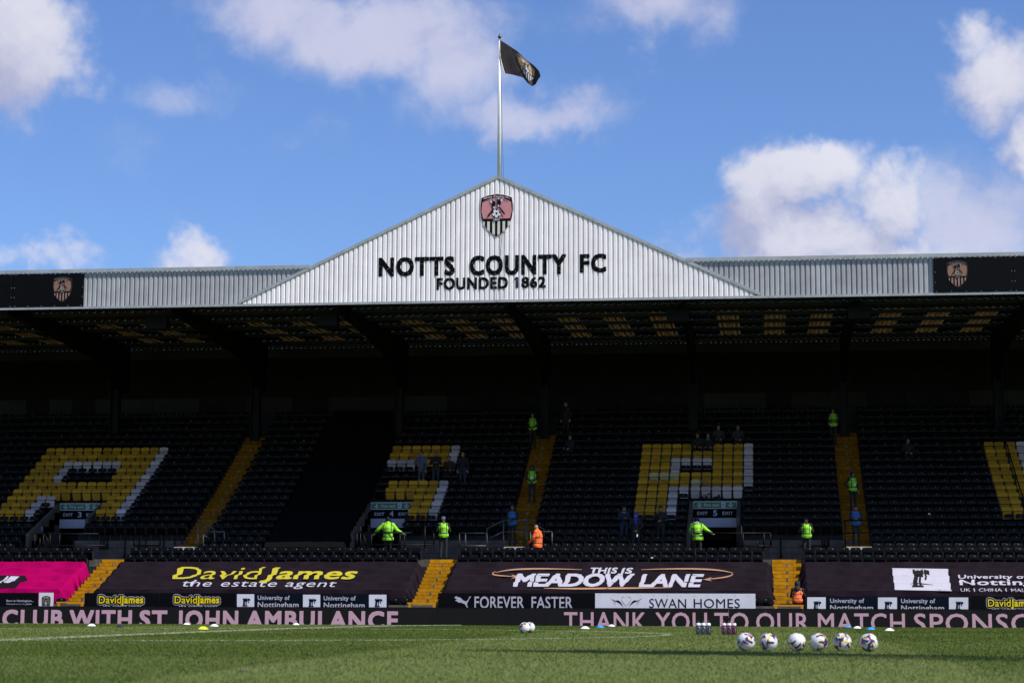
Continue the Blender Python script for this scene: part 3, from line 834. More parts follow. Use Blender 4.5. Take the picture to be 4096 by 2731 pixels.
# loudspeakers slung under the front of the roof
for n_, (px, lab) in enumerate(((632,'black box loudspeaker hung under the roof below the gable\'s left tip'),(1311,'black box loudspeaker under the roof below the gable, left of the first N'),
                   (2711,'black box loudspeaker under the roof below the gable\'s right end'),(3436,'black box loudspeaker hung under the roof left of the right crest panel'))):
    xc = AX(px, 1240, 80.5); e = empty('loudspeaker', (xc, 80.5, roofz(80.5)-.9)); tag(e, lab, 'loudspeaker', 'loudspeakers under the roof')
    mb = MB(); mb.box(-.45, .45, -.25, .25, 0, .52); mb.build('cabinet', M['steel'], e)
    mb = MB()
    for x_ in (-.3, .3): mb.tube((x_,0,.52), (x_,0,.9), .02)
    mb.build('bracket', M['purlin'], e)

# ==================================================================  SIGNS ON THE FASCIA
def plate_sign(name, label, words_, Y, th, gname='letter'):
    root = empty(name, (words_[0][1], Y, words_[0][3])); tag(root, label, 'sign')
    ox, oz = words_[0][1], words_[0][3]
    for (s, x0, x1, z0, z1, wk) in words_:
        # lay out the word, then each letter its own plate
        V, F = text2d(s, wk, .02); xs = [v[0] for v in V]; a, b = min(xs), max(xs)
        x = 0
        for c in s:
            gv, gf, adv, gl_ = GLY(wk, c)
            sc = (x1-x0)/(b-a); r_ = WEIGHTS[wk]; zs = (z1-z0)/(CAPREF[1]-CAPREF[0]+2*r_)
            V2 = Outline([((x+p-a)*sc+x0-ox, (q-CAPREF[0]+r_)*zs+z0-oz) for p, q in gv]); V2.lay = gl_
            VV, FF = slab(V2, gf, -.0, th); mb = MB(); mb.add(VV, FF, 0)
            if c == '1':
                fx = min(p[0] for p in V2); fz = max(p[1] for p in V2); u_ = (z1-z0)
                VV, FF = slab([(fx+.002, fz), (fx-.16*u_, fz-.20*u_), (fx-.13*u_, fz-.30*u_), (fx+.002, fz-.22*u_)], [(0,1,2,3)], 0, th); mb.add(VV, FF, 0)
            # fixing studs
            tri = [(sum(V2[i][0] for i in f)/len(f), sum(V2[i][1] for i in f)/len(f)) for f in gf]
            random.shuffle(tri); used = []
            for q in tri:
                if all((q[0]-u[0])**2+(q[1]-u[1])**2 > .04 for u in used): used.append(q)
                if len(used) > 5: break
            for q in used: mb.box(q[0]-.009, q[0]+.009, -th-.009, -th, q[1]-.009, q[1]+.009, 1)
            m_ = M['black'] if c != '1' else mat('weathered letter plastic', (.010,.010,.014), .5, 0)
            mb.build(gname, [m_, M['disc']], root)
            x += adv+.02+WEIGHTS[wk]*1.2
    return root
def zx(px, py): return at(px, py, 78.42)
def word(s, l, r, top, bot, wk='z'):
    (x0, z1), (x1, z0) = zx(l, top), zx(r, bot); return (s, x0, x1, z0, z1, wk)
plate_sign('name_sign', 'large black raised letters NOTTS COUNTY FC across the white gable',
           [word('NOTTS', 1514, 1817, 1030, 1099.5), word('COUNTY', 1878, 2264, 1022.5, 1094), word('FC', 2319, 2425, 1015.5, 1087)], 78.498, .008)
plate_sign('founding_sign', 'smaller black raised letters FOUNDED 1862 under the club name',
           [word('FOUNDED', 1746, 2031, 1111, 1153.5), word('1862', 2062, 2182, 1107, 1149)], 78.498, .008)
cx, zt = zx(1986, 773); _, z0_ = zx(1986, 949); wd = zx(2053, 850)[0]-zx(1919, 850)[0]
root = empty('club_crest', (cx, 78.498, z0_)); tag(root, 'pink and black shield crest with two magpies high on the white gable', 'crest')
crest('shield', root, 0, 0, wd, zt-z0_, 0, .014, (M['pale'], M['pinkc'], M['cream'], M['crblack'], M['bwhite']), .006)
for (px0, px1, lab, cpx) in ((-900, 336, 'dark panel with copper crest at the left end of the fascia', 248), (3735, 5400, 'dark panel with copper crest at the right end of the fascia', 3831)):
    xa, xb = AX(px0, 1100, 78.42), AX(px1, 1100, 78.42); ref = xb if cpx < 1000 else xa
    root = empty('crest_panel', (ref, 78.498, 12.80)); tag(root, lab, 'sign', 'dark crest panels on the fascia')
    a, b = xa-ref, xb-ref
    n_ = 0; step = 3.05; x = 0
    while (x > a-.01 if cpx < 1000 else x < b+.01):
        x2 = x-step if cpx < 1000 else x+step
        lo, hi = min(x, x2), max(x, x2); mb = MB(); mb.box(lo+.006, hi-.006, -.03, 0, 0.0, 1.395, 0)
        for q in range(6):
            for zz in (.03, 1.35): xx_ = lo+.1+(hi-lo-.2)*q/5; mb.box(xx_-.01, xx_+.01, -.037, -.03, zz, zz+.022, 1)
        for zz in (.4, .8): mb.box(lo+.05, lo+.07, -.037, -.03, zz, zz+.02, 1); mb.box(hi-.07, hi-.05, -.037, -.03, zz, zz+.02, 1)
        mb.build('panel_board', [M['panel'], M['sgrey']], root); x = x2
    cxx = AX(cpx, 1150, 78.42)-ref
    crest('shield', root, cxx, .18, .82, 1.08, -.03, .012, (mat('crest dark rim', (.05,.03,.035), .5, 0), M['copper'], mat('crest worn stripe', (.26,.15,.12), .5, .4, 30), M['crblack'], mat('crest worn white', (.26,.20,.18), .5, .3, 30)), .004)
# flagpole and flag
root = empty('flagpole', (-10.5, 78.75, 17.75)); tag(root, 'tall white flagpole rising from the peak of the gable', 'flagpole')
mb = MB(); mb.tube((0,0,-.3), (0,0,5.85), .078, 16, .055); mb.build('pole', M['pole'], root, True)
mb = MB(); mb.tube((0,0,5.85),(0,0,5.93),.045,12,.03); mb.ell((0,0,6.01),.075,.075,.075); mb.tube((0,0,6.07),(0,0,6.16),.03,10,.004); mb.build('finial', M['bronze'], root, True)
mb = MB(); mb.box(-.2,.2,-.2,.2,-.06,.03); mb.build('base_plate', M['trim'], root)
for q, dx in enumerate((.12,.20)):
    mb = MB(); mb.tube((dx*.4,-.1,5.6-q*1.4),(dx,-.15,0.05),.006,5); mb.tube((dx,-.15,.05),(dx+.02,-.42,-5.0),.006,5); mb.build('halyard', M['steel'], root)
def flagpt(s, t):
    """s 0..1 hoist to fly, t 0..1 bottom to top"""
    top = [(1999,160),(2035,183),(2070,206),(2105,240),(2135,262),(2156,284),(2161,300)]
    bot = [(2019,294),(2052,300),(2092,311),(2112,335),(2128,346),(2143,338),(2150,318)]
    f = s*6; i = min(5, int(f)); f -= i
    a = (top[i][0]*(1-f)+top[i+1][0]*f, top[i][1]*(1-f)+top[i+1][1]*f); b = (bot[i][0]*(1-f)+bot[i+1][0]*f, bot[i][1]*(1-f)+bot[i+1][1]*f)
    tt = t; bul = math.sin(math.pi*t)*(-7 if s < .1 else 5*s)
    px, py = b[0]*(1-tt)+a[0]*tt + bul, b[1]*(1-tt)+a[1]*tt
    Y = 78.7 + .13*math.sin(s*9+t*1.6+1.0)*s + .05*math.sin(s*19+t*4)*s - .10*s
    X_, Z_ = at(px, py, Y); return X_, Y, Z_
fl = empty('flag', (-10.48, 78.7, 22.2)); tag(fl, 'black club flag with tan crest blowing from the pole', 'flag')
FO = Vector((-10.48, 78.7, 22.2))
V = []; F = []; ns, nt_ = 48, 26
for i in range(ns+1):
    for j in range(nt_+1): V.append(Vector(flagpt(i/ns, j/nt_))-FO)
for i in range(ns):
    for j in range(nt_): F.append((i*(nt_+1)+j, (i+1)*(nt_+1)+j, (i+1)*(nt_+1)+j+1, i*(nt_+1)+j+1))
mesh_obj('cloth', V, F, M['flag'], fl, smooth=True)
mb = MB(); 
for j in range(nt_): mb.tube(Vector(flagpt(.0, j/nt_))-FO-Vector((.015,.01,0)), Vector(flagpt(.0, (j+1)/nt_))-FO-Vector((.015,.01,0)), .02, 6)
mb.build('hoist_band', M['pole'], fl)
def mapped(L, fn, pal, name, parent, cuts=.06, off0=.010, offs=.0022):
    mb = MB(); lay = 0
    for pts, F_, mi in L:
        bm = bmesh.new(); vs = [bm.verts.new((a, b, 0)) for a, b in pts]
        for f in (F_ or [tuple(range(len(pts)))]):
            try: bm.faces.new([vs[i] for i in f])
            except Exception: pass
        for ax in (0, 1):
            lo, hi = min(p[ax] for p in pts), max(p[ax] for p in pts); c = math.floor(lo/cuts)*cuts
            while c < hi:
                if c > lo:
                    no = (1,0,0) if ax == 0 else (0,1,0)
                    bmesh.ops.bisect_plane(bm, geom=bm.verts[:]+bm.edges[:]+bm.faces[:], plane_co=(c,c,0), plane_no=no)
                c += cuts
        bm.verts.index_update(); Vv = [fn(v.co.x, v.co.y, off0+offs*lay) for v in bm.verts]
        mb.add(Vv, [tuple(v.index for v in f.verts) for f in bm.faces], mi); bm.free(); lay += 1
    return mb.build(name, pal, parent)
def flagmap(u, v, off):
    s = .50+u*.42; t = .10+v*.84; p = Vector(flagpt(s, t)); return p-FO-Vector((0, off+.01, 0))
mapped(crest_layers(*range(5)), flagmap, [M['tan'], M['tan'], M['pwhite'], M['flag'], M['pwhite']], 'crest_print', fl, .05)

# floodlight mast beyond the right edge (its shadow falls across the turf by the six balls)
root = empty('floodlight_mast', (19.9, 12.5, -.12)); tag(root, 'steel lattice floodlight mast standing past the right end of the view', 'floodlight')
for a in (-.62, .62):
    for b in (-.62, .62):
        mb = MB(); mb.tube((a,b,0), (a*.8,b*.8,30), .15, 8, .11); mb.build('leg', M['trim'], root, True)
mb = MB()
for k in range(15):
    z0, z1 = k*2., k*2.+2
    for a, b, c, d in ((-.6,-.6,.6,-.6),(-.6,.6,.6,.6),(-.6,-.6,-.6,.6),(.6,-.6,.6,.6)):
        mb.tube((a,b,z0),(c,d,z1),.05,5)
mb.build('bracing', M['trim'], root, True)
mb = MB()
for i in range(4): mb.box(-1.7, 1.7, -.12, .12, 26.6+i*1.0, 26.68+i*1.0)
mb.build('lamp_frame', M['steel'], root)
for i in range(4):
    for j in range(4):
        mb = MB(); mb.box(-1.6+j*.86, -.98+j*.86, -.3, .1, 26.72+i*1.0, 27.3+i*1.0); mb.build('floodlight_lamp', M['steel'], root)

# ==================================================================  PERIMETER: light board, advertising boards, gates
LY = 74.5
led = empty('light_board', (-10, LY, -.45)); tag(led, 'long low electronic light board with scrolling pink words along the touchline', 'display board')
x = -46.2; CAB = 1.36
while x < 24:
    mb = MB(); mb.box(x+.003-(-10), x+CAB-.003+10, 0, .18, 0, .972)
    mb.build('cabinet', M['led'], led); x += CAB
mb = MB(); mb.box(-36, 34, -.01, .2, .974, .985); mb.build('top_trim', M['steel'], led)
def lpx(px, top=True):
    y = 2436.0+(px/4096.)*15.5
    return y
def ledword(s, l, r, wk):
    pm = (l+r)/2; yt = 2437.2+pm*(2457.-2437.2)/4096. if False else 2436.6+pm/4096.*17.6
    x0 = AX(l, yt, LY); x1 = AX(r, yt, LY); z1 = AZ(pm, yt, LY)-.002; z0 = z1-.683
    V, F = text2d(s, wk, .03); V = fit(V, x0+10, x1+10, z0+.45, z1+.45, CAPREF)
    mb = MB(); mb.add(facing(V, -.006), F); mb.build('lettering', M['ledtxt'], led)
for s, l, r, wk in (('CLUB', 11, 254, 'x'), ('WITH', 279, 529, 'x'), ('ST', 559, 670, 'x'), ('JOHN', 705, 954, 'x'), ('AMBULANCE', 985, 1593, 'x'),
                    ('THANK', 2256, 2585, 'm'), ('YOU', 2622, 2828, 'm'), ('TO', 2857, 2994, 'm'), ('OUR', 3024, 3236, 'm'), ('MATCH', 3271, 3619, 'm'), ('SPONSORS', 3655, 4275, 'm'),
                    ('THE', -180, -15, 'x')):
    ledword(s, l, r, wk)
# advertising boards
HY = 76.2
def board(name, label, l, r, ytop, face, group='advertising boards behind the light board', post=True):
    x0, z1 = at(l, ytop, HY); x1 = AX(r, ytop, HY)
    root = empty(name, (x0, HY, -.45)); tag(root, label, 'advertising board', group)
    h = z1+.45; w_ = x1-x0
    mb = MB(); mb.box(.006, w_-.006, 0, .03, .15, h); mb.build('board_face', face, root)
    if post:
        for q in (.12, w_-.12):
            mb = MB(); mb.box(q-.03, q+.03, .03, .10, 0, h-.05); mb.build('post', M['trim'], root)
    return root, x0, h
def ontext(root, x0, s, l, r, top, bot, m_, wk='r', track=0., shear=0., Y=HY, off=.006, name='lettering', ref=CAPREF, z0off=.45):
    xa, z1 = at(l, top, Y); xb, z0 = at(r, bot, Y)
    V, F = text2d(s, wk, track, shear); V = fit(V, xa-x0, xb-x0, z0+z0off, z1+z0off, ref)
    mb = MB(); mb.add(facing(V, -off), F); return mb.build(name, m_, root)
def onpoly(root, x0, polys, m_, name, off=.006, Y=HY, z0off=.45):
    mb = MB()
    for k_, pts in enumerate(polys):
        V = []
        for px, py in pts: X_, Z_ = at(px, py, Y); V.append((X_-x0, -off-.0004*k_, Z_+z0off))
        mb.add(V, [tuple(range(len(V)))])
    return mb.build(name, m_, root)
def castle(cx, cy, s):
    """castle mark: battlements, curved tower and base"""
    P1 = [(-1,-1.15),(-.72,-1.2),(-.72,-1.0),(-.45,-1.02),(-.45,-1.22),(-.15,-1.22),(-.15,-1.02),(.1,-1.02),(.1,-1.22),(.38,-1.18),(.38,-.95),(.45,-.94),(.45,-.5),(-.95,-.6)]
    P2 = [(-.80,-.6),(-.30,-.6),(-.32,1.0),(-.95,1.0)]
    P3 = [(-.30,-.6),(.42,-.55),(.40,-.15),(-.30,-.2)]
    P3b = [(-.10,-.2),(.16,-.2),(.20,1.0),(-.10,1.0)]
    P4 = [(.52,-1.16),(1.2,-1.0),(1.28,-.40),(.92,-.52),(.52,-.55)]
    P5 = [(.60,-.5),(.84,-.5),(.84,.25),(.60,.2)]
    P6 = [(-1.0,.95),(.45,.95),(.5,1.2),(-1.1,1.2)]
    return [[(cx+a*s, cy+b*s) for a, b in p] for p in (P1, P2, P3, P3b, P4, P5, P6)]
def dj_board(l, r, lab, tx0, tx1, ytop, dy):
    root, x0, h = board('advertising_board', lab, l, r, ytop, M['bblack'])
    # outline: heavier white copy behind, black between, yellow word on top
    for wk, m_, grow, off in (('b', M['pwhite'], 13, .004), ('b', M['bblack'], 9, .007)):
        V, F = text2d('DavidJames', wk, .0)
        for q in ((-1,0),(1,0),(0,-1),(0,1),(.7,.7),(-.7,.7),(.7,-.7),(-.7,-.7)):
            ontext(root, x0, 'DavidJames', tx0+q[0]*grow*.55, tx1+q[0]*grow*.55, 2382+dy+q[1]*grow*.6, 2412+dy+q[1]*grow*.6, m_, wk, 0, 0, off=off+(q[1]+1)*.0008+q[0]*.0002, name='outline')
    ontext(root, x0, 'David', tx0, tx0+(tx1-tx0)*.50, 2382+dy, 2412+dy, M['byellow'], 'm', off=.012)
    ontext(root, x0, 'James', tx0+(tx1-tx0)*.50, tx1, 2382+dy, 2412+dy, M['byellow'], 'x', off=.012)
    ontext(root, x0, 'the estate agent', tx0+16, tx1-8, 2416+dy, 2432+dy, M['pwhite'], 'b', .05, off=.012)
def un_board(l, r, lab, boxes, texts, ytop, dy):
    root, x0, h = board('advertising_board', lab, l, r, ytop, M['pnavy'])
    for (a, b) in boxes:
        onpoly(root, x0, [[(a, 2375+dy), (b, 2375+dy), (b, 2440+dy), (a, 2440+dy)]], M['bwhite'], 'logo_square', .004)
        c = (a+b)/2
        onpoly(root, x0, castle(c+2, 2407+dy, 13.5), M['pnavy'], 'castle_logo', .008)
    for (a, b) in texts:
        ontext(root, x0, 'University of', a, b, 2380+dy, 2398+dy, M['pwhite'], 'b', off=.008)
        ontext(root, x0, 'Nottingham', a, b+36, 2406+dy, 2428+dy, M['pwhite'], 'b', off=.008)
root, x0, h = board('advertising_board', 'black board reading Born in Nottingham below the pink banner', -640, 153, 2367.5, M['bblack'])
ontext(root, x0, 'Born in Nottingham...', 26, 135, 2397, 2405.5, M['pwhite'], 'b', off=.006)
ontext(root, x0, 'Delivered across the', 26, 101, 2411, 2417, M['sgrey'], 'r', off=.006)
ontext(root, x0, 'globe', 104, 127, 2411, 2417, M['pwhite'], 'b', off=.006)
root, x0, h = board('advertising_board', 'narrow white board with gold club crest beside the first yellow gate', 156, 214, 2369, M['bwhite'])
xc = AX(185, 2390, HY)-x0
crest('crest_print', root, xc, AZ(185, 2445, HY)+.45, .36, AZ(185, 2381, HY)-AZ(185, 2445, HY), 0, .004, (M['crblack'], M['bgold'], M['bwhite'], M['crblack'], M['bwhite']), .003)
dj_board(338, 637, 'black board with yellow outlined name, first right of the left stairs', 396, 573, 2370, 0)
dj_board(639, 942, 'black board with yellow outlined name beside the navy university boards', 699, 877, 2370, 0)
un_board(944, 1247, 'navy university board with white castle square, left of its pair', [(948,1017)], [(1031,1159)], 2371, 0)
un_board(1248, 1555, 'navy university board with two castle squares, left of the middle stairs', [(1211+1,1211+70),(1476,1546)], [(1295,1423)], 2373, 2)
root, x0, h = board('advertising_board', 'black board reading FOREVER FASTER with leaping cat mark', 1752, 2378, 2370.5, M['bblack'])
ontext(root, x0, 'FOREVER', 1898, 2096, 2384, 2432, M['pwhite'], 'm', off=.006)
ontext(root, x0, 'FASTER', 2126, 2290, 2385, 2433, M['pwhite'], 'm', off=.006)
catp = [(1818,2389),(1822,2384),(1827,2383),(1831,2387),(1838,2387),(1845,2392),(1852,2399),(1860,2403),(1867,2403),(1873,2396),(1877,2386),(1884,2383),(1883,2387),(1878,2392),(1874,2401),(1869,2410),(1868,2418),(1872,2428),(1868,2428),(1860,2415),(1850,2411),(1845,2408),(1838,2409),(1831,2406),(1826,2402),(1820,2401),(1825,2397),(1829,2395),(1823,2393)]
onpoly(root, x0, [[p for p in catp]], M['pwhite'], 'cat_logo')
root, x0, h = board('advertising_board', 'white board reading SWAN HOMES with two facing swans', 2380, 3022, 2371.5, M['bwhite'])
for s_, a, b in (('SWAN', 2597, 2745), ('HOMES', 2775, 2960)): ontext(root, x0, s_, a, b, 2393.5, 2430, M['pblack'], 'r', .03, off=.006)
mb = MB(); 
def sw(pts, wdt):
    out = []
    for px, py in pts: X_, Z_ = at(px, py, HY); out.append((X_-x0, Z_+.45))
    V, F = stroke2d(out, wdt, 2); mb.add([(a, -.006, c) for a, c in V], F)
for sg in (-1, 1):
    c = 2505
    sw([(c+sg*p, q) for p, q in bez((3,2425),(0,2418),(20,2408),(19,2394),8)], .014); sw([(c+sg*p, q) for p, q in bez((19,2394),(18,2384),(8,2383),(7,2392),8)], .012)
    for k_ in range(6):
        sw([(c+sg*p, q) for p, q in bez((10+k_,2430-k_*2),(24,2404-k_),(44,2406-k_*4),(66-k_*4,2388+k_*7),8)], .012)
mb.build('swan_logo', M['pblack'], root)
mb = MB()
for k_ in range(12):
    X_, Z_ = at(2400+k_*54, 2380+k_*.3, HY); mb.box(X_-x0-.008, X_-x0+.008, -.008, 0, Z_+.45, Z_+.466)
mb.build('rivet', M['pblack'], root)
un_board(3223, 3540, 'navy university board right of the stairs with the seated steward', [(3229,3303)], [(3320,3457)], 2383, 12)
un_board(3542, 3880, 'navy university board with two castle squares, right end of the row', [(3512,3588),(3796,3873)], [(3604,3741)], 2384, 13)
dj_board(3882, 4420, 'black board with yellow outlined name, rightmost of its kind', 3951, 4135, 2383, 13)
# low front wall behind the boards
mb = MB(); mb.box(XL, XR, 76.32, 76.45, -.5, .62); part('pitchside_wall', mb, M['concrete'])
# yellow gates at the foot of the lower stairs
for (l, r, yt, lab) in ((226, 334, 2405, 'yellow steel gate at the foot of the left stairs'), (1629, 1743, 2408, 'yellow steel gate at the foot of the middle stairs'), (3093, 3214, 2417, 'yellow steel gate by the seated steward')):
    xa, z = at(l, yt, 75.9); xb = AX(r, yt, 75.9); root = empty('pitch_gate', (xa, 75.9, -.45)); tag(root, lab, 'gate', 'yellow gates below the stairs')
    w_ = xb-xa; h = z+.45
    mb = MB(); mb.box(0, w_, -.03, .03, h-.06, h); mb.build('top_rail', M['gate'], root)
    for q in (.10, w_-.06):
        mb = MB(); mb.box(q-.05, q+.05, -.028, .028, 0, h-.062); mb.build('post', M['gate'], root)
    mb = MB(); mb.box(.16, w_-.12, -.02, .02, h-.62, h-.56); mb.build('lower_rail', M['gate'], root)

# ==================================================================  BANNERS
def banner_profile(m0, m1, hang, zs=.77):
    """points (Y, z) up the draped cloth: seat-back tops of lower rows m1..m0 with a sag between"""
    pk = []
    for m in range(m1, m0-1, -1):
        Yb = 81.6-.72*m; pk.append((Yb-.16, low_floor(m+1)[1]+zs))
    P2 = [(pk[0][0]-.10, pk[0][1]-hang), (pk[0][0]-.07, pk[0][1]-hang*.5)]
    for i, p in enumerate(pk):
        P2.append(p)
        if i < len(pk)-1:
            q = pk[i+1]; dz = q[1]-p[1]; dy = q[0]-p[0]
            P2 += [(p[0]+dy*.16, p[1]+dz*.03), (p[0]+dy*.78, p[1]+dz*.20)]
    P2.append((pk[-1][0]+.12, pk[-1][1]+.01))
    return P2
def prof_at(P2, z):
    for i in range(len(P2)-1):
        if P2[i][1] <= z <= P2[i+1][1]:
            f = (z-P2[i][1])/max(1e-6, P2[i+1][1]-P2[i][1]); return P2[i][0]*(1-f)+P2[i+1][0]*f
    return P2[0][0] if z < P2[0][1] else P2[-1][0]
def banner(name, label, x0, x1, P2, m_, drop=.55, seed=1, lean=.22, cat='banner', group='printed banners over the front seats'):
    root = empty(name, (x0, P2[0][0], P2[0][1])); tag(root, label, cat, group)
    O = Vector(root.location); rr = random.Random(seed)
    n_ = int((x1-x0)/.16); V = []; F = []; cols = []
    ph = [rr.uniform(0, 6) for _ in range(8)]
    # columns across: left skirt, top, right skirt
    prm = [('L', t) for t in (1,.8,.6,.4,.2)] + [('T', i/n_) for i in range(n_+1)] + [('R', t) for t in (.2,.4,.6,.8,1)]
    fineP = []
    for i in range(len(P2)-1):
        sub = 3 if i > 1 else 2
        for j in range(sub): f = j/sub; fineP.append((P2[i][0]*(1-f)+P2[i+1][0]*f, P2[i][1]*(1-f)+P2[i+1][1]*f, i+f))
    fineP.append((P2[-1][0], P2[-1][1], len(P2)-1))
    for typ, t in prm:
        for (y, z, u) in fineP:
            if typ == 'T':
                x = x0+(x1-x0)*t
                dz = .012*math.sin(x*2.1+ph[0]+u)*math.sin(u*1.3+ph[1]) + .008*math.sin(x*6.3+ph[2]+u*2)
                dy = .02*math.sin(x*3.3+ph[3]+u*1.7)+.012*math.sin(x*9+ph[4]-u)
                V.append((x, y+dy, z+dz))
            else:
                s = 1 if typ == 'R' else -1; xb = x1 if s > 0 else x0
                fold = .07*math.sin(u*4.1+ph[5])*t+.05*math.sin(u*9.3+ph[6]+t*2)*t
                V.append((xb+s*(lean*t**.6+fold), y+.05*math.sin(u*7+ph[7])*t, z-drop*t**1.1+.03*math.sin(u*11+ph[2])*t))
    m2 = len(fineP)
    for i in range(len(prm)-1):
        for j in range(m2-1): F.append((i*m2+j, (i+1)*m2+j, (i+1)*m2+j+1, i*m2+j+1))
    mesh_obj('cloth', [Vector(v)-O for v in V], F, m_, root, smooth=False)
    return root, O
def bprint(root, O, P2, V2, F2, m_, name, off=.03):
    """print a flat outline (x, z) onto the cloth"""
    LL = lays(V2); mb = MB()
    for lay in sorted(set(LL)):
        bm = bmesh.new(); vs = {i: bm.verts.new((V2[i][0], V2[i][1], 0)) for i in range(len(V2)) if LL[i] == lay}
        for f in F2:
            if f[0] in vs:
                try: bm.faces.new([vs[i] for i in f])
                except Exception: pass
        lo, hi = min(v.co.y for v in bm.verts), max(v.co.y for v in bm.verts)
        for y, z in P2:
            if lo < z < hi: bmesh.ops.bisect_plane(bm, geom=bm.verts[:]+bm.edges[:]+bm.faces[:], plane_co=(0, z, 0), plane_no=(0,1,0))
        bm.verts.index_update()
        mb.add([Vector((v.co.x, prof_at(P2, v.co.y)-off-lay*.0008, v.co.y+.012))-O for v in bm.verts], [tuple(v.index for v in f.verts) for f in bm.faces]); bm.free()
    return mb.build(name, m_, root)
def px2b(P2, px, py):
    """image point -> (x, z) on the banner"""
    lo, hi = P2[0][0], P2[-1][0]; Y = (lo+hi)/2
    for _ in range(12):
        X_, Z_ = at(px, py, Y); Y = prof_at(P2, min(max(Z_, P2[0][1]), P2[-1][1]))
    return X_, Z_
def btext(root, O, P2, s, l, r, top, bot, m_, wk='r', shear=0., track=0., name='lettering', ref=CAPREF, off=.035, skew=0):
    V, F = text2d(s, wk, track, shear); V = fit(V, l, r, -bot, -top, ref)       # in px space, y up
    V_ = Outline([px2b(P2, a, -b+skew*(a-l)) for a, b in V]); V_.lay = V.lay; V = V_
    return bprint(root, O, P2, V, F, m_, name, off)
def bpoly(root, O, P2, pts, m_, name, off=.032):
    V = [px2b(P2, a, b) for a, b in pts]; return bprint(root, O, P2, V, [tuple(range(len(V)))], m_, name, off)
def bstroke(root, O, P2, pts, wpx, m_, name, tp=2):
    V, F = stroke2d(pts, wpx, tp); V = [px2b(P2, a, b) for a, b in V]; return bprint(root, O, P2, V, F, m_, name, .04)
PB = banner_profile(2, 6, .62)
r1, O1 = banner('banner', 'bright magenta banner with black arrow shape over the leftmost front seats', -40.3, -27.95, PB, M['pink'], seed=3)
bpoly(r1, O1, PB, [(-200,2300),(100,2301),(111,2317),(80,2330),(50,2352),(-200,2354)], M['purple'], 'arrow_shape')
Vn = [(-6,2331),(0,2322),(26,2304),(33,2304),(26,2325),(44,2304),(80,2305),(56,2325),(40,2331),(1,2331),(14,2317)]
bpoly(r1, O1, PB, [(1,2331),(10,2322),(24,2310),(30,2304),(37,2304),(27,2321),(45,2304),(80,2305),(62,2320),(44,2329),(31,2331),(20,2330),(22,2317),(8,2331)], M['pwhite'], 'lettering', .045)
r2, O2 = banner('banner', 'dark purple banner with yellow estate agent name over the front seats', -26.35, -13.95, PB, M['purple'], seed=5)
btext(r2, O2, PB, 'David', 690, 1064, 2267, 2315, M['pyellow'], 'r', .35, skew=.002)
btext(r2, O2, PB, 'James', 1037, 1433, 2269, 2315.5, M['pyellow'], 'b', .35, skew=.002)
btext(r2, O2, PB, 'the estate agent', 733, 1348, 2319, 2345, M['pwhite'], 'r', .3, .04, skew=.003)
r3, O3 = banner('banner', 'dark purple banner reading THIS IS MEADOW LANE over the front seats', -12.35, .10, PB, M['purple'], seed=8)
btext(r3, O3, PB, 'THIS', 2363, 2472, 2270, 2293.5, M['pwhite'], 'x', .25)
btext(r3, O3, PB, 'IS', 2483, 2533, 2271, 2294, M['pwhite'], 'x', .25)
btext(r3, O3, PB, 'MEADOW', 2052, 2540, 2294, 2346, M['pwhite'], 'x', .25, -.06)
btext(r3, O3, PB, 'LANE', 2554, 2817, 2296, 2348, M['pwhite'], 'x', .25, -.04)
bstroke(r3, O3, PB, bez((2328,2278),(2150,2272),(2040,2272),(1985,2290),14), 6, M['pgold'], 'flourish')
bstroke(r3, O3, PB, bez((1985,2285),(1950,2298),(1975,2302),(2078,2306),14), 5, M['pgold'], 'flourish')
bpoly(r3, O3, PB, [(2045,2297),(2078,2306),(2045,2315),(2058,2306)], M['pgold'], 'flourish')
bstroke(r3, O3, PB, bez((2565,2278),(2740,2272),(2880,2272),(2930,2292),14), 6, M['pgold'], 'flourish')
bstroke(r3, O3, PB, bez((2925,2288),(2952,2305),(2880,2312),(2812,2318),14), 5, M['pgold'], 'flourish')
bpoly(r3, O3, PB, [(2848,2308),(2812,2318),(2848,2324),(2836,2317)], M['pgold'], 'flourish')
bstroke(r3, O3, PB, [(2176,2352),(2300,2354),(2500,2352),(2683,2350)], 7, M['pgold'], 'flourish')
r4, O4 = banner('banner', 'dark purple banner with white castle square and university name', 1.62, 14.1, PB, M['purple'], seed=12)
bpoly(r4, O4, PB, [(3567,2272),(3791,2275),(3807,2364),(3580,2359)], M['pwhite'], 'logo_panel')
for pts in castle(3680, 2312, 30): bpoly(r4, O4, PB, pts, M['pblack'], 'castle_logo', .045)
bstroke(r4, O4, PB, [(3640,2336),(3660,2332),(3690,2335),(3732,2339)], 4, M['pblack'], 'castle_logo')
btext(r4, O4, PB, 'University of', 3832, 4110, 2299, 2314, M['pwhite'], 'b')
btext(r4, O4, PB, 'Nottingham', 3838, 4290, 2318, 2340, M['pwhite'], 'b')
btext(r4, O4, PB, 'UK', 3843, 3881, 2353, 2366, M['pwhite'], 'r'); btext(r4, O4, PB, '|', 3895, 3899, 2353, 2366, M['pwhite'], 'r', ref=None)
btext(r4, O4, PB, 'CHINA', 3915, 4008, 2353, 2366, M['pwhite'], 'r'); btext(r4, O4, PB, '|', 4022, 4026, 2353, 2366, M['pwhite'], 'r', ref=None)
btext(r4, O4, PB, 'MALAYSIA', 4044, 4180, 2354, 2367, M['pwhite'], 'r')
# black cover over the block left of exit 4
PC = []
for k in range(-3, NUP-0):
    Y, z = UF[k]; PC += [(Y+.25, z+.62), (Y+.55, z+.80)]
PC = [(PC[0][0]-.15, PC[0][1]-.7)] + PC
rc, Oc = banner('seat_cover', 'plain black cover spread over a whole block of seats left of exit 4', -20.75, -17.42, PC, M['cover'], .4, 21, .05, 'seat cover', None)

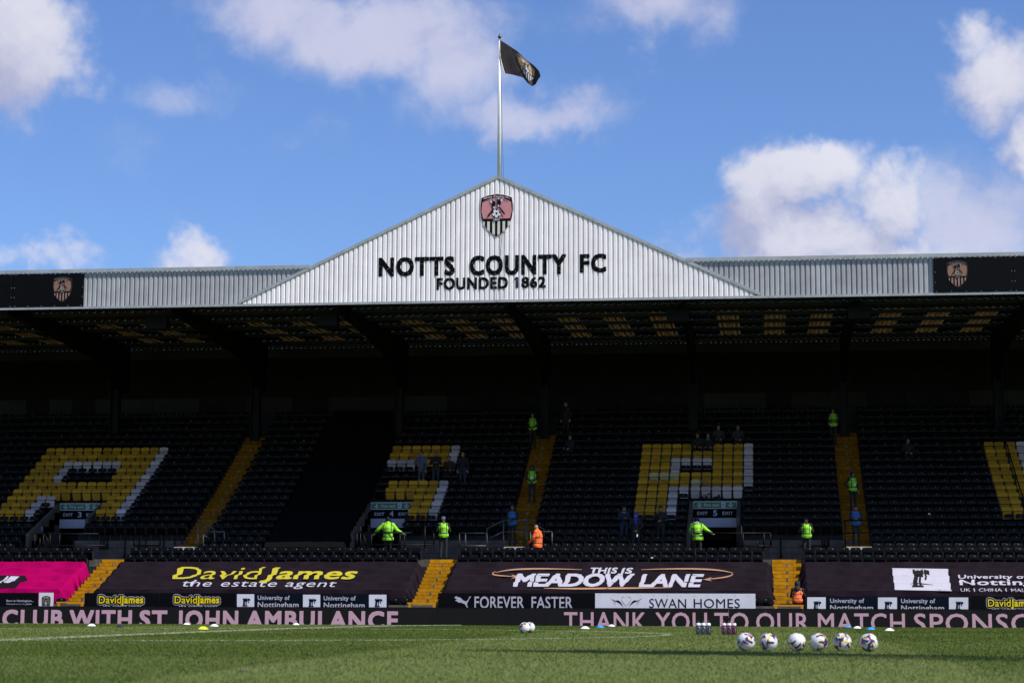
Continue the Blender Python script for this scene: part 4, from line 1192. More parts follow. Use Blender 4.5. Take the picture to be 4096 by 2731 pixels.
# ==================================================================  EXIT SIGNS
def exit_sign(i, num, label):
    a, b = VOM[i]; root = empty('exit_sign', (a, 86.9, 4.02)); tag(root, label, 'exit sign', 'fire exit signs over the stand exits')
    w_ = b-a
    mb = MB(); mb.box(0, w_, -.03, .03, .80, 1.12); mb.build('sign_frame', M['swht'], root)
    mb = MB(); mb.box(.03, w_-.03, -.036, -.03, .83, 1.09); mb.build('green_panel', M['green'], root)
    mb = MB(); mb.box(0, w_, -.03, .03, .40, .80-.002); mb.build('number_panel', M['panel'], root)
    mb = MB(); mb.box(0, w_, -.03, .03, 0, .40-.002); mb.build('blank_panel', M['sgrey'], root)
    def tx(s, u0, u1, z0, z1, wk, nm='lettering'):
        V, F = text2d(s, wk); V = fit(V, u0*w_, u1*w_, z0, z1, CAPREF); m2 = MB(); m2.add(facing(V, -.042), F); m2.build(nm, M['swht'], root)
    tx('Fire exit', .25, .60, .90, 1.02, 'm')
    tx('EXIT', .09, .33, .53, .67, 'm'); tx('EXIT', .67, .91, .53, .67, 'm'); tx(num, .455, .55, .49, .73, 'm')
    for u in (.14, .86):
        c = u*w_; m2 = MB(); pts = [(c-.025,1.06),(c-.025,.94),(c-.10,.985),(c-.10,.945),(c,.85),(c+.10,.945),(c+.10,.985),(c+.025,.94),(c+.025,1.06)]
        m2.add([(p, -.042, q) for p, q in [pts[0],pts[1],pts[7],pts[8]]], [(0,1,2,3)]); m2.add([(p, -.0425, q) for p, q in [pts[2],pts[3],pts[4],pts[5],pts[6],(c,.90)]], [(0,1,2,5),(5,2,3,4)])
        m2.build('arrow', M['swht'], root)
    c = .69*w_; m2 = MB(); m2.add([(c-.08,-.042,.85),(c+.09,-.042,.85),(c+.09,-.042,1.07),(c-.08,-.042,1.07)], [(0,1,2,3)]); m2.build('pictogram_square', M['swht'], root)
    m2 = MB()
    V = circ(c+.025, 1.035, .017, .017, 10); m2.add([(p, -.046, q) for p, q in V], [tuple(range(10))])
    for pts, wd_ in (([(c+.01,1.01),(c-.01,.96)],.035), ([(c-.01,.96),(c+.03,.92),(c+.045,.865)],.02), ([(c-.01,.96),(c-.03,.91),(c-.08,.895)],.02), ([(c+.01,1.01),(c-.04,.995),(c-.06,.95)],.014), ([(c+.01,1.01),(c+.05,.98),(c+.08,.985)],.014)):
        V, F = stroke2d(pts, wd_); m2.add([(p, -.046, q) for p, q in V], F)
    m2.build('running_figure', M['green'], root)
exit_sign(1, '3', 'green fire exit sign with EXIT 3 over the left tier opening')
exit_sign(2, '4', 'green fire exit sign with EXIT 4 over the middle tier opening')
exit_sign(3, '5', 'green fire exit sign with EXIT 5 over the right tier opening')
for px, py, lab in ((176, 2116, 'small blue and green notice on the exit 3 wall'), (1447, 2114, 'blue and green notice behind the steward gripping the rail')):
    X_, Z_ = at(px, py, 84.7); o = empty('notice', (VOM[1][0] if px < 500 else VOM[2][0], 84.7, Z_)); tag(o, lab, 'notice')
    mb = MB(); mb.box(.0,.012,-.10,.10,-.08,.10,0); mb.box(.012,.016,-.09,0,-.07,.05,1); mb.box(.012,.016,.01,.09,-.07,.09,2); mb.build('notice_sheet', [M['pwhite'], M['green'], M['cb']], o)

# ==================================================================  RAILINGS
def railing(label, Y, rails, posts, m_=None, r=.026):
    """rails: polylines in image px; posts: (px, ytop, ybottom)"""
    ax, az = at(rails[0][0][0], rails[0][0][1], Y); root = empty('railing', (ax, Y, az)); tag(root, label, 'railing', 'steel railings along the gangway')
    m_ = m_ or M['steel']; O = Vector((ax, Y, az))
    for pl in rails:
        mb = MB()
        for p, q in zip(pl[:-1], pl[1:]):
            a = at(p[0], p[1], Y); b = at(q[0], q[1], Y); mb.tube(Vector((a[0], Y, a[1]))-O, Vector((b[0], Y, b[1]))-O, r)
        mb.build('rail', m_, root, True)
    for px, yt, yb in posts:
        mb = MB(); a = at(px, yt, Y); b = at(px, yb, Y); mb.tube(Vector((a[0], Y, a[1]))-O, Vector((a[0], Y, b[1]))-O, r*1.15)
        mb.box(a[0]-O.x-.07, a[0]-O.x+.07, -.05, .05, b[1]-O.z, b[1]-O.z+.05)
        mb.build('post', m_, root, True)
railing('black railing across the opening under the leftmost exit sign', 81.72, [[(140,2134),(395,2134)], [(140,2181),(420,2181)], [(178,2134),(204,2184)]], [(140,2134,2200),(160,2150,2200),(174,2134,2200),(201,2134,2200),(239,2134,2200)])
railing('short black railing on the wall right of exit 3', 83.2, [[(345,2099),(392,2099)], [(345,2099),(353,2120)], [(405,2181),(430,2181),(430,2150)]], [(404,2158,2194),(416,2158,2194),(430,2155,2194)])
railing('low black frame railing left of the left upper stairs', 83.2, [[(535,2158),(535,2181),(640,2181),(640,2150)]], [(501,2150,2228),(557,2158,2194),(584,2155,2194),(656,2158,2194),(700,2155,2194),(728,2155,2194)])
railing('black handrail at the foot of the left upper stairs', 82.05, [[(793,2081),(858,2115),(858,2170)], [(793,2130),(830,2148)], [(814,2126),(897,2126),(897,2160)]], [(793,2081,2192),(814,2126,2192)], M['oldrail'])
railing('black railing gripped by the steward at exit 4', 81.60, [[(1428,2130),(1645,2130)], [(1428,2178),(1735,2178),(1735,2130)], [(1452,2134),(1470,2190)]], [(1428,2130,2200),(1442,2130,2200),(1486,2134,2200),(1600,2134,2200),(1618,2134,2200),(1700,2105,2200)])
railing('scuffed frame railing right of the capped steward', 82.05, [[(1838,2131),(1946,2131),(1950,2182),(1838,2182),(1838,2131)]], [(1862,2131,2194),(1948,2115,2194)], M['oldrail'])
railing('scuffed sloping handrail round the middle upper stairs', 82.05, [[(1946,2115),(2012,2081),(2107,2081),(2150,2100),(2176,2117),(2176,2150)], [(1960,2150),(2012,2126),(2107,2126),(2140,2145)]], [(2014,2081,2194),(2107,2081,2194)], M['oldrail'])
railing('scuffed square railing frame behind the orange jacket', 82.0, [[(2122,2125),(2208,2125),(2208,2187)]], [(2122,2125,2200)], M['oldrail'])
railing('black railing in front of the leaning steward at right', 81.62, [[(2772,2131),(3082,2131),(3082,2182)], [(2945,2182),(3082,2182)]], [(2768,2110,2200),(2965,2100,2200),(2972,2131,2200),(3056,2131,2200),(3030,2160,2194)])
railing('low black frame railing right of exit 5', 83.2, [[(3085,2135),(3085,2181),(2990,2181)]], [(3033,2158,2194),(3054,2158,2194),(3123,2150,2228)])
railing('low black frame railing behind the hi-vis steward on the right', 83.2, [[(3200,2138),(3315,2138)],[(3200,2182),(3315,2182),(3315,2138)]], [(3289,2155,2194),(3300,2155,2194),(3312,2155,2194)])
railing('black handrail at the foot of the right upper stairs', 82.05, [[(3365,2090),(3380,2080),(3478,2080)], [(3368,2132),(3478,2129)]], [(3380,2080,2194)])
railing('thin green railing at the top right of the tier', 94.0, [[(4082,1656),(4082,1738)], [(4022,1683),(4096,1683)], [(4058,1709),(4110,1709)]], [(4058,1709,1752),(4094,1683,1752)], mat('pale green rail paint', (.05,.10,.09), .5, .2, 9), .016)
# long handrail running down inside the right block
root = empty('handrail', (10.75, 83.6, 3.9)); tag(root, 'long black sloping handrail through the yellow seats at right', 'handrail')
mb = MB(); pts = [Vector((10.8, UF[k][0]+.3, UF[k][1]+.95))-Vector((10.75,83.6,3.9)) for k in range(0, 15)]
for p, q in zip(pts[:-1], pts[1:]): mb.tube(p, q, .03)
mb.build('rail', M['steel'], root)
for k in range(0, 15, 3):
    mb = MB(); p = Vector((10.8, UF[k][0]+.3, UF[k][1]))-Vector((10.75,83.6,3.9)); mb.tube(p, p+Vector((0,0,.95)), .025); mb.build('post', M['steel'], root)

# ==================================================================  PEOPLE
JN = dict(pel=(0,0,.95), chest=(0,0,1.27), neck=(0,-.01,1.47), head=(0,.015,1.635),
          shL=(-.185,0,1.42), elL=(-.235,-.02,1.14), wrL=(-.24,.05,.89), shR=(.185,0,1.42), elR=(.235,-.02,1.14), wrR=(.24,.05,.89),
          hpL=(-.09,0,.93), knL=(-.105,.02,.50), anL=(-.11,-.01,.09), toL=(-.13,.15,.045), hpR=(.09,0,.93), knR=(.105,.02,.50), anR=(.11,-.01,.09), toR=(.13,.15,.045))
def pose(kind, **kw):
    J = {k: Vector(v) for k, v in JN.items()}
    up = ('chest','neck','head','shL','elL','wrL','shR','elR','wrR')
    if kind == 'spread': J['elL'] = Vector((-.40,.0,1.24)); J['wrL'] = Vector((-.60,.10,1.05)); J['elR'] = Vector((.38,.0,1.20)); J['wrR'] = Vector((.60,.10,1.07))
    if kind == 'folded': J['elL'] = Vector((-.26,.05,1.15)); J['wrL'] = Vector((-.02,.20,1.17)); J['elR'] = Vector((.26,.05,1.15)); J['wrR'] = Vector((.03,.24,1.13))
    if kind == 'clasp': J['elL'] = Vector((-.27,.0,1.15)); J['wrL'] = Vector((-.04,.17,.99)); J['elR'] = Vector((.27,.0,1.15)); J['wrR'] = Vector((.04,.19,.97))
    if kind == 'phone': J['elL'] = Vector((-.25,.06,1.15)); J['wrL'] = Vector((-.06,.26,1.20)); J['elR'] = Vector((.25,.06,1.15)); J['wrR'] = Vector((.05,.27,1.19)); J['head'] += Vector((0,.04,-.02))
    if kind == 'call': J['elR'] = Vector((.30,.10,1.25)); J['wrR'] = Vector((.12,.10,1.53))
    if kind == 'lean':
        for k in up: J[k] = J[k]+Vector((-.06*(J[k].z-.9)*2,.12*(J[k].z-.9)*2,-.03))
        J['elR'] = Vector((.36,.12,1.18)); J['wrR'] = Vector((.52,.25,1.07)); J['elL'] = Vector((-.33,.1,1.12)); J['wrL'] = Vector((-.28,.28,1.05))
    if kind == 'hip': J['elR'] = Vector((.38,-.06,1.18)); J['wrR'] = Vector((.19,.04,1.02))
    if kind == 'drink': J['elR'] = Vector((.26,.12,1.2)); J['wrR'] = Vector((.06,.24,1.42)); J['elL'] = Vector((-.27,.05,1.12)); J['wrL'] = Vector((-.08,.24,1.10))
    if kind == 'reach': J['elL'] = Vector((-.24,.10,1.16)); J['wrL'] = Vector((-.20,.28,1.00)); J['elR'] = Vector((.24,.06,1.14)); J['wrR'] = Vector((.22,.22,.98)); J['head'] += Vector((0,.05,-.02)); J['neck'] += Vector((0,.03,0))
    if kind.startswith('sit'):
        for k in list(J):
            if k in up or k in ('pel','hpL','hpR'): J[k] = J[k]+Vector((0,-.05,-.47))
        J['knL'] = Vector((-.13,.40,.47)); J['knR'] = Vector((.13,.40,.47)); J['anL'] = Vector((-.13,.42,.09)); J['anR'] = Vector((.13,.42,.09)); J['toL'] = Vector((-.14,.58,.045)); J['toR'] = Vector((.14,.58,.045))
        J['elL'] = Vector((-.27,.05,.70)); J['elR'] = Vector((.27,.05,.70)); J['wrL'] = Vector((-.14,.28,.60)); J['wrR'] = Vector((.12,.30,.62))
        if kind == 'sitlow':
            for k in up: J[k] = J[k]+Vector((0,.10,-.02))
    if kind == 'stride': J['knL'] += Vector((0,.12,.02)); J['anL'] += Vector((0,.20,0)); J['toL'] += Vector((0,.20,0)); J['knR'] += Vector((0,-.02,0)); J['anR'] += Vector((0,-.16,.02)); J['toR'] += Vector((0,-.16,0))
    for k, v in kw.items(): J[k] = Vector(v)
    return J
BON = [('pel','chest',.135,.150,'T'),('chest','neck',.150,.070,'T'),('shL','shR',.075,.075,'T'),('neck','head',.058,.055,'S'),
       ('hpL','hpR',.115,.115,'P'),('hpL','knL',.092,.062,'P'),('knL','anL',.060,.042,'P'),('anL','toL',.046,.036,'F'),('hpR','knR',.092,.062,'P'),('knR','anR',.060,.042,'P'),('anR','toR',.046,.036,'F'),
       ('shL','elL',.058,.046,'T'),('elL','wrL',.044,.030,'T'),('shR','elR',.058,.046,'T'),('elR','wrR',.044,.030,'T')]
PEOPLE = []; JOBS = []
def person(label, X, Y, Z, H, rz, J, top='dark', legs='dark', skin='skin', outer=None, headgear=None, hair='hair', words=None, shorts=False, extra=None, fat=1.0, group=None):
    root = empty('person', (X, Y, Z), rz); root.scale = (H/1.77,)*3
    tag(root, label, 'person', group)
    b = MB()
    for a, c, r1_, r2_, t in BON:
        f = fat if t in 'TP' else 1
        b.cap(J[a], J[c], r1_*f, r2_*f, 10)
    b.cap(J['pel']+Vector((-.05,0,0)), J['pel']+Vector((.05,0,0)), .125*fat, .125*fat)
    b.cap(J['chest']+Vector((-.06,0,0)), J['chest']+Vector((.06,0,0)), .125*fat, .125*fat)
    h = J['head']; b.ell(h, .076, .094, .115); b.ell(h+Vector((0,.045,-.06)), .048, .045, .05); b.cap(h+Vector((0,.085,.01)), h+Vector((0,.104,-.02)), .010, .016, 8)
    for s in (-1, 1): b.ell(h+Vector((s*.077,-.005,-.005)), .012, .022, .032, 8, 6)
    hands = []
    for s in 'LR':
        d = (J['wr'+s]-J['el'+s]).normalized(); p0 = J['wr'+s]; p1 = p0+d*.075; b.cap(p0, p1, .030, .034, 8); hands.append((s, p0, p1, d))
    JOBS.append(('body', root, b, J, dict(top=top, legs=legs, skin=skin, shorts=shorts, hands=hands)))
    if outer:
        kind, m_ = outer; g = MB()
        if kind == 'vest':
            g.cap(J['pel']+Vector((-.055,0,.04)), J['pel']+Vector((.055,0,.04)), .158*fat, .158*fat); g.cap(J['pel'], J['chest'], .162*fat, .178*fat)
            g.cap(J['chest']+Vector((-.06,0,0)), J['chest']+Vector((.06,0,0)), .152*fat, .152*fat); g.cap(J['chest'], J['neck']-Vector((0,0,.03)), .172*fat, .075)
            g.cap(J['shL']*.80+J['shR']*.20, J['shR']*.80+J['shL']*.20, .088, .088)
        else:
            zlow_ = Vector((0,0,-.10)); g.cap(J['pel']+zlow_+Vector((-.07,0,0)), J['pel']+zlow_+Vector((.07,0,0)), .160*fat, .160*fat)
            g.cap(J['pel']+zlow_, J['chest'], .185*fat, .195*fat); g.cap(J['chest']+Vector((-.07,0,0)), J['chest']+Vector((.07,0,0)), .165*fat, .165*fat)
            g.cap(J['chest'], J['neck'], .185*fat, .10); g.cap(J['shL'], J['shR'], .102, .102); g.cap(J['neck'], J['neck']+Vector((0,0,.05)), .085, .078)
            for s in 'LR': g.cap(J['sh'+s], J['el'+s], .095, .078); g.cap(J['el'+s], J['wr'+s], .076, .058)
        JOBS.append(('vest' if kind == 'vest' else 'jacket', root, g, J, dict(m=m_, cut=kind)))
        if words:
            V, F = text2d(words, 'b'); V = fit(V, -.085, .085, 1.235, 1.285, CAPREF)
            off = -.205*fat if kind == 'jacket' else -.192*fat
            c = J['chest']; mesh_obj('lettering', [(a+c.x, y_+c.y, q+c.z-1.27) for a, y_, q in facing(V, off-.006)], F, M['pblack'], root)
    # hair or hat
    k = MB(); h = J['head']
    if headgear == 'beanie':
        k.ell(h+Vector((0,-.012,.040)), .092, .108, .092, 14, 8); k.cap(h+Vector((-.03,-.012,.0)), h+Vector((.03,-.012,.0)), .088, .088, 12); k.build('beanie', M['dark'], root, True)
    elif headgear in ('cap', 'capw', 'capn'):
        k.ell(h+Vector((0,-.006,.048)), .088, .104, .078, 14, 8); k.box(-.065+h.x, .065+h.x, h.y+.07, h.y+.165, h.z+.040, h.z+.052); k.build('cap', M['capw'] if headgear == 'capw' else M['navy'], root, False)
    elif headgear == 'bluehat':
        k.ell(h+Vector((0,-.01,.045)), .094, .108, .088, 14, 8); k.build('bobble_hat', M['royal'], root, True)
    elif headgear == 'hood':
        k.ell(h+Vector((0,-.03,.005)), .112, .118, .142, 14, 8); k.cap(h+Vector((0,-.05,-.10)), h+Vector((0,-.10,-.20)), .10, .11, 12); k.build('hood', M['dark'], root, True)
    elif headgear != 'bald':
        k.ell(h+Vector((0,-.020,.025)), .084, .098, .105, 14, 8); k.build('hair', M[hair], root, True)
    if extra == 'hoodcollar':
        k = MB(); k.cap(J['neck']+Vector((-.07,-.07,.03)), J['neck']+Vector((.07,-.07,.03)), .06, .06); k.build('folded_hood', M['cream'], root, True)
    if extra == 'collar':
        k = MB(); n0 = J['neck']
        for a in range(8):
            t0, t1 = math.pi*a/8, math.pi*(a+1)/8; k.tube(n0+Vector((.07*math.cos(t0),.075*math.sin(t0)+.02,.02-.05*math.sin(t0))), n0+Vector((.07*math.cos(t1),.075*math.sin(t1)+.02,.02-.05*math.sin(t1))), .014, 6)
        k.build('collar', M['pwhite'], root)
    if extra == 'scarf':
        k = MB(); n0 = J['neck']; k.cap(n0+Vector((-.05,.04,.0)), n0+Vector((.05,.04,.0)), .06, .06); k.cap(n0+Vector((0,.09,-.03)), n0+Vector((0,.13,-.2)), .055, .035); k.build('scarf', M['royal'], root, True)
    if extra == 'lanyard':
        k = MB(); c = J['chest']; k.box(-.045, .045, .19, .205, c.z-.16, c.z-.06); k.build('id_card', M['paper'], root)
    PEOPLE.append(root); return root
def pp(px, py_feet, Y): X_, Z_ = at(px, py_feet, Y); return X_, Y, Z_
def hgt(px, t, b_, Y): return AZ(px, t, Y)-AZ(px, b_, Y)
# stewards
X_, Z_ = AX(1552, 2130, 81.78), GANG
person('steward in lime jacket and black beanie gripping the rail under EXIT 4', X_, 81.80, Z_, 1.78, R(0), pose('spread'), outer=('jacket','jacket'), headgear='beanie', words='STEWARD', fat=1.08)
person('steward in lime vest and white patterned cap at the head of the stairs', AX(1774, 2150, 81.85), 81.85, GANG, 1.80, R(8), pose('clasp'), outer=('vest','hivis'), headgear='capw', words='SAFETY STEWARD')
person('steward in blue vest with folded arms leaning on the middle handrail', AX(2050, 2100, 82.5), 82.5, AZ(2048,2187,82.6), 1.76, R(165), pose('folded'), skin='skind', outer=('vest','blue'), hair='hair')
person('steward in orange hi-vis jacket walking left behind the black seats', AX(2150, 2150, 81.65), 81.65, GANG-.30, 1.76, R(75), pose('reach'), outer=('jacket','orange'), headgear='bald', hair='hairg', fat=1.1)
person('steward in lime jacket and beanie leaning on the rail under EXIT 5', AX(2790, 2130, 81.78), 81.80, GANG, 1.78, R(-14), pose('lean'), outer=('jacket','jacket'), headgear='beanie', words='STEWARD', extra='hoodcollar', fat=1.08)
person('steward in lime vest standing between exit 5 and the right stairs', AX(3226, 2130, 81.9), 81.9, GANG, 1.74, R(0), pose('clasp'), outer=('vest','hivis'), headgear='capn', words='SAFETY STEWARD', fat=1.04)
person('steward in blue vest with folded arms at the right upper stairs', AX(3424, 2100, 82.5), 82.5, AZ(2048,2187,82.6), 1.72, R(180), pose('folded'), outer=('vest','blue'), headgear='capn')
def stairY(py):
    k = (2159-py)/28.8; return 83.5+.68*k+.1, AZ(2048, py, 83.5+.68*k)
Y9, Z9 = stairY(2011); person('steward in lime vest with hands clasped halfway up the middle stairs', AX(2128, 1990, Y9), Y9, Z9, 1.68, R(180), pose('clasp'), skin='skind', outer=('vest','hivis'), headgear='hood', extra='lanyard')
Y8, Z8 = stairY(2047); person('hooded steward in lime vest partway up the right stairs', AX(3412, 2000, Y8), Y8, Z8, 1.70, R(205), pose('hip'), outer=('vest','hivis'), headgear='hood', extra='lanyard')
Y7, Z7 = stairY(1795); person('steward in lime vest at the top of the middle stairs', AX(2131, 1760, Y7), Y7, Z7, 1.72, R(165), pose('clasp'), outer=('vest','hivis'), headgear='beanie')
Y6, Z6 = stairY(1789); person('steward in lime vest at the top of the right stairs by the column', AX(3333, 1740, Y6), Y6, Z6, 1.75, R(190), pose('folded'), outer=('vest','hivis'), headgear='beanie')
person('steward in orange vest and black coat sitting on the right lower stairs', AX(3190, 2400, 77.0), 76.95, .33, 1.74, R(-6), pose('sitlow'), outer=('vest','ovest'), headgear='hood')
def rowp(k, px): Y, z = UF[k]; return AX(px, 2159-28.8*k-40, Y+.25), Y+.25, z
def sp_(label, k, px, H, rz, ps, sit=False, **kw):
    X_, Y_, Z_ = rowp(k, px); person(label, X_, Y_+(.05 if sit else 0), Z_, H, rz, ps, group='spectators scattered in the stand', **kw)
sp_('spectator in blue grey hoodie and shorts holding a phone to his ear', 7, 1686, 1.78, R(160), pose('call'), top='hood', legs='khaki', shorts=True)
sp_('spectator in open dark jacket over grey shirt looking at a phone', 7, 1743, 1.80, R(180), pose('phone'), top='dark', legs='denim', extra=None)
sp_('bald spectator in dark coat beside the white seats', 7, 1851, 1.74, R(170), pose('stand'), legs='denim', headgear='bald')
sp_('seated spectator in olive coat below the white seats', 8, 1795, 1.72, R(180), pose('sit'), sit=True, top='olive')
sp_('spectator in navy coat and cap left of the blue hat', -1, 2496, 1.76, R(200), pose('phone'), top='navy', legs='denim', headgear='capn', extra='collar')
sp_('spectator in blue hat and scarf holding a cup, by the front rows', -2, 2544, 1.76, R(180), pose('clasp'), headgear='bluehat', extra='scarf')
sp_('spectator in dark coat and cap drinking, left of exit 5', -1, 2643, 1.74, R(165), pose('drink'), headgear='capn')
person('bald spectator in dark coat just above the EXIT 5 sign', AX(2818,1960,87.55), 87.55, UF[5][1]-.20, 1.76, R(175), pose('sit'), headgear='bald', group='spectators scattered in the stand')
person('spectator with dark hair behind the right half of the EXIT 5 sign', AX(2858,1985,87.5), 87.5, UF[5][1]-.50, 1.74, R(150), pose('sit'), group='spectators scattered in the stand')
sp_('spectator in black at the left of the group on the yellow seats', 11, 2790, 1.74, R(180), pose('sit'), sit=True)
sp_('spectator in black with pale scarf, second in the top group', 11, 2832, 1.70, R(180), pose('sit'), sit=True, extra='collar')
sp_('spectator in grey hoodie sitting in the top group', 12, 2874, 1.78, R(180), pose('sit'), sit=True, top='greyc')
sp_('spectator in dark grey top sitting by the top white seat', 12, 2952, 1.76, R(180), pose('sit'), sit=True, top='greyc')
sp_('spectator standing in black near the top row right of the stairs', 14, 2264, 1.80, R(150), pose('stand'))
sp_('spectator stooping in navy beside the top middle stairs', 11, 2278, 1.66, R(150), pose('sit'), sit=True, top='navy')
sp_('spectator in black sitting alone high in the right block', 10, 3634, 1.74, R(180), pose('sit'), sit=True)
# turn the joints into continuous skins
tmp = []
for nm, root, b, J, info in JOBS:
    o = b.build('tmp', [M['dark']]); md = o.modifiers.new('r', 'REMESH'); md.mode = 'VOXEL'; md.voxel_size = .019; md.use_smooth_shade = True
    m2 = o.modifiers.new('s', 'SMOOTH'); m2.iterations = 3; m2.factor = .5; tmp.append(o)
bpy.context.view_layer.update(); dg = bpy.context.evaluated_depsgraph_get()
for o, (nm, root, b, J, info) in zip(tmp, JOBS):
    me = bpy.data.meshes.new_from_object(o.evaluated_get(dg)); me.name = nm; me.materials.clear()
    n_ = len(me.vertices); co = np.empty(n_*3, np.float32); me.vertices.foreach_get('co', co); co = co.reshape(-1, 3)
    if nm == 'body':
        keys = {'T': 0, 'P': 1, 'S': 2, 'F': 3}
        ml = [M[info['top']], M[info['legs']], M[info['skin']], M['dark'], M['pblack']]
        for m_ in ml: me.materials.append(m_)
        P0 = np.array([J[a] for a, c, r1_, r2_, t in BON]); P1 = np.array([J[c] for a, c, r1_, r2_, t in BON]); rr_ = np.array([(x[2]+x[3])/2 for x in BON])
        nf = len(me.polygons); cen = np.empty(nf*3, np.float32); me.polygons.foreach_get('center', cen); cen = cen.reshape(-1, 3)
        d = P1-P0; L2 = (d**2).sum(1)
        t = np.clip(((cen[:, None, :]-P0[None])*d[None]).sum(2)/L2[None], 0, 1)
        dist = np.linalg.norm(cen[:, None, :]-(P0[None]+t[..., None]*d[None]), axis=2)-rr_[None]
        who = dist.argmin(1); lab_ = np.array([keys[x[4]] for x in BON])[who]
        lab_[cen[:, 2] > J['neck'].z+.045] = 2
        for s in 'LR':
            hd = np.linalg.norm(cen-np.array(J['wr'+s]+(J['wr'+s]-J['el'+s]).normalized()*.05), axis=1); lab_[hd < .075] = 2
            if info['shorts']:
                kn = np.array(J['kn'+s]); lab_[(lab_ == 1) & (cen[:, 2] < kn[2]-.02) & (abs(cen[:, 0]-kn[0]) < .12)] = 2
        me.polygons.foreach_set('material_index', lab_.astype(np.int32))
        # fingers and face details joined to the same mesh
        bm = bmesh.new(); bm.from_mesh(me); ex = MB()
        for s, p0, p1, dd in info['hands']:
            side = dd.orthogonal().normalized(); up_ = dd.cross(side)
            for q in range(4):
                o_ = side*(-.026+.0175*q); ln = (.060,.072,.068,.052)[q]; a = p1-dd*.01+o_; m_ = a+dd*ln*.55+up_*.010; e_ = a+dd*ln*.85+up_*.032
                ex.cap(a, m_, .0085, .008, 6, 2); ex.cap(m_, e_, .008, .0065, 6, 2)
            a = p0+dd*.03+side*.03; ex.cap(a, a+dd*.035+side*.025+up_*.01, .010, .009, 6, 2); ex.cap(a+dd*.035+side*.025+up_*.01, a+dd*.06+side*.025+up_*.022, .009, .007, 6, 2)
        h = J['head']
        for s in (-1, 1): ex.ell(h+Vector((s*.030,.082,.012)), .012, .008, .007, 8, 6, 4); ex.box(h.x+s*.03-.018, h.x+s*.03+.018, h.y+.080, h.y+.090, h.z+.030, h.z+.036, 4)
        ex.box(h.x-.024, h.x+.024, h.y+.078, h.y+.094, h.z-.053, h.z-.047, 4)
        base = [bm.verts.new(v) for v in ex.V]
        for f, mi in zip(ex.F, ex.I):
            try: nf_ = bm.faces.new([base[i] for i in f]); nf_.material_index = mi
            except Exception: pass
        bm.to_mesh(me); bm.free()
    else:
        me.materials.append(M[info['m']])
        bm = bmesh.new(); bm.from_mesh(me)
        geo = bm.verts[:]+bm.edges[:]+bm.faces[:]
        if nm == 'vest':
            bmesh.ops.bisect_plane(bm, geom=geo, plane_co=(0,0,J['pel'].z-.06), plane_no=(0,0,-1), clear_outer=True)
            geo = bm.verts[:]+bm.edges[:]+bm.faces[:]; bmesh.ops.bisect_plane(bm, geom=geo, plane_co=(0,0,J['neck'].z+.015), plane_no=(0,0,1), clear_outer=True)
        else:
            bmesh.ops.bisect_plane(bm, geom=geo, plane_co=(0,0,J['pel'].z-.17), plane_no=(0,0,-1), clear_outer=True)
        bm.to_mesh(me); bm.free()
    me.polygons.foreach_set('use_smooth', [True]*len(me.polygons))
    # tape bands are laid out for a standing figure: keep the garment in those coordinates and offset the object
    dz = J['pel'].z-.95
    ob = bpy.data.objects.new(nm, me); COL.objects.link(ob); ob.parent = root
    if nm != 'body' and abs(dz) > .01:
        me.transform(Matrix.Translation((0,0,-dz))); ob.location = (0,0,dz)
for o in tmp:
    me = o.data; bpy.data.objects.remove(o); bpy.data.meshes.remove(me)
# things held
def held(name, label, cat, px, py, Y, mbf, m_):
    X_, Z_ = at(px, py, Y); root = empty(name, (X_, Y, Z_)); tag(root, label, cat); mb = MB(); mbf(mb); mb.build('cup_body' if cat == 'cup' else 'handset', m_, root)
held('cup', 'white paper cup held by the spectator in the blue hat', 'cup', 2548, 2141, 82.0, lambda b: b.tube((0,0,-.05),(0,0,.06),.03,10,.038), M['paper'])
held('phone', 'dark phone held in both hands by the spectator in the open jacket', 'phone', 1741, 1834, 88.2, lambda b: b.box(-.035,.035,-.005,.005,-.02,.08), M['steel'])

# ==================================================================  ON THE PITCH
def disc_cone(px, py, m_, label):
    X_, Y_ = on_ground(px, py+1); root = empty('marker_cone', (X_, Y_, ground_z(Y_)+.012)); tag(root, label, 'marker cone', 'flat marker cones on the pitch')
    prof = [(.120,0),(.117,.004),(.080,.036),(.040,.058),(.034,.060),(.074,.032),(.110,.0)]; n_ = 20; V = []; F = []
    for r_, z_ in prof:
        for k in range(n_): V.append((r_*math.cos(2*math.pi*k/n_), r_*math.sin(2*math.pi*k/n_), z_))
    for j in range(len(prof)-1):
        for k in range(n_): F.append((j*n_+k, j*n_+(k+1) % n_, (j+1)*n_+(k+1) % n_, (j+1)*n_+k))
    mesh_obj('cone_body', V, F, M[m_], root, smooth=True)
for a in ((366,2503,'cw','white marker cone, leftmost on the pitch'),(482,2509,'cn','single navy marker cone below the word WITH'),(747,2497,'cw','white marker cone touching the board below JOHN'),
          (812,2516,'cyl','single yellow marker cone near the halfway line'),(857,2504,'cw','white marker cone just right of the yellow one'),(1184,2498,'cw','white marker cone below the word AMBULANCE'),
          (2340,2514,'cw','white marker cone below the T of THANK'),(2401,2509,'cb','blue marker cone left of the two below THANK'),(2446,2504,'cw','white marker cone between two blue ones below THANK'),
          (2475,2501,'cb','smallest blue marker cone close to the board below THANK'),(3391,2508,'cb','blue marker cone touching the board below MATCH'),(3429,2512,'cw','white marker cone between blue ones behind the balls'),
          (3483,2517,'cb','blue marker cone behind the rightmost ball'),(3558,2522,'cw','white marker cone farthest right, beyond the six balls')): disc_cone(*a)
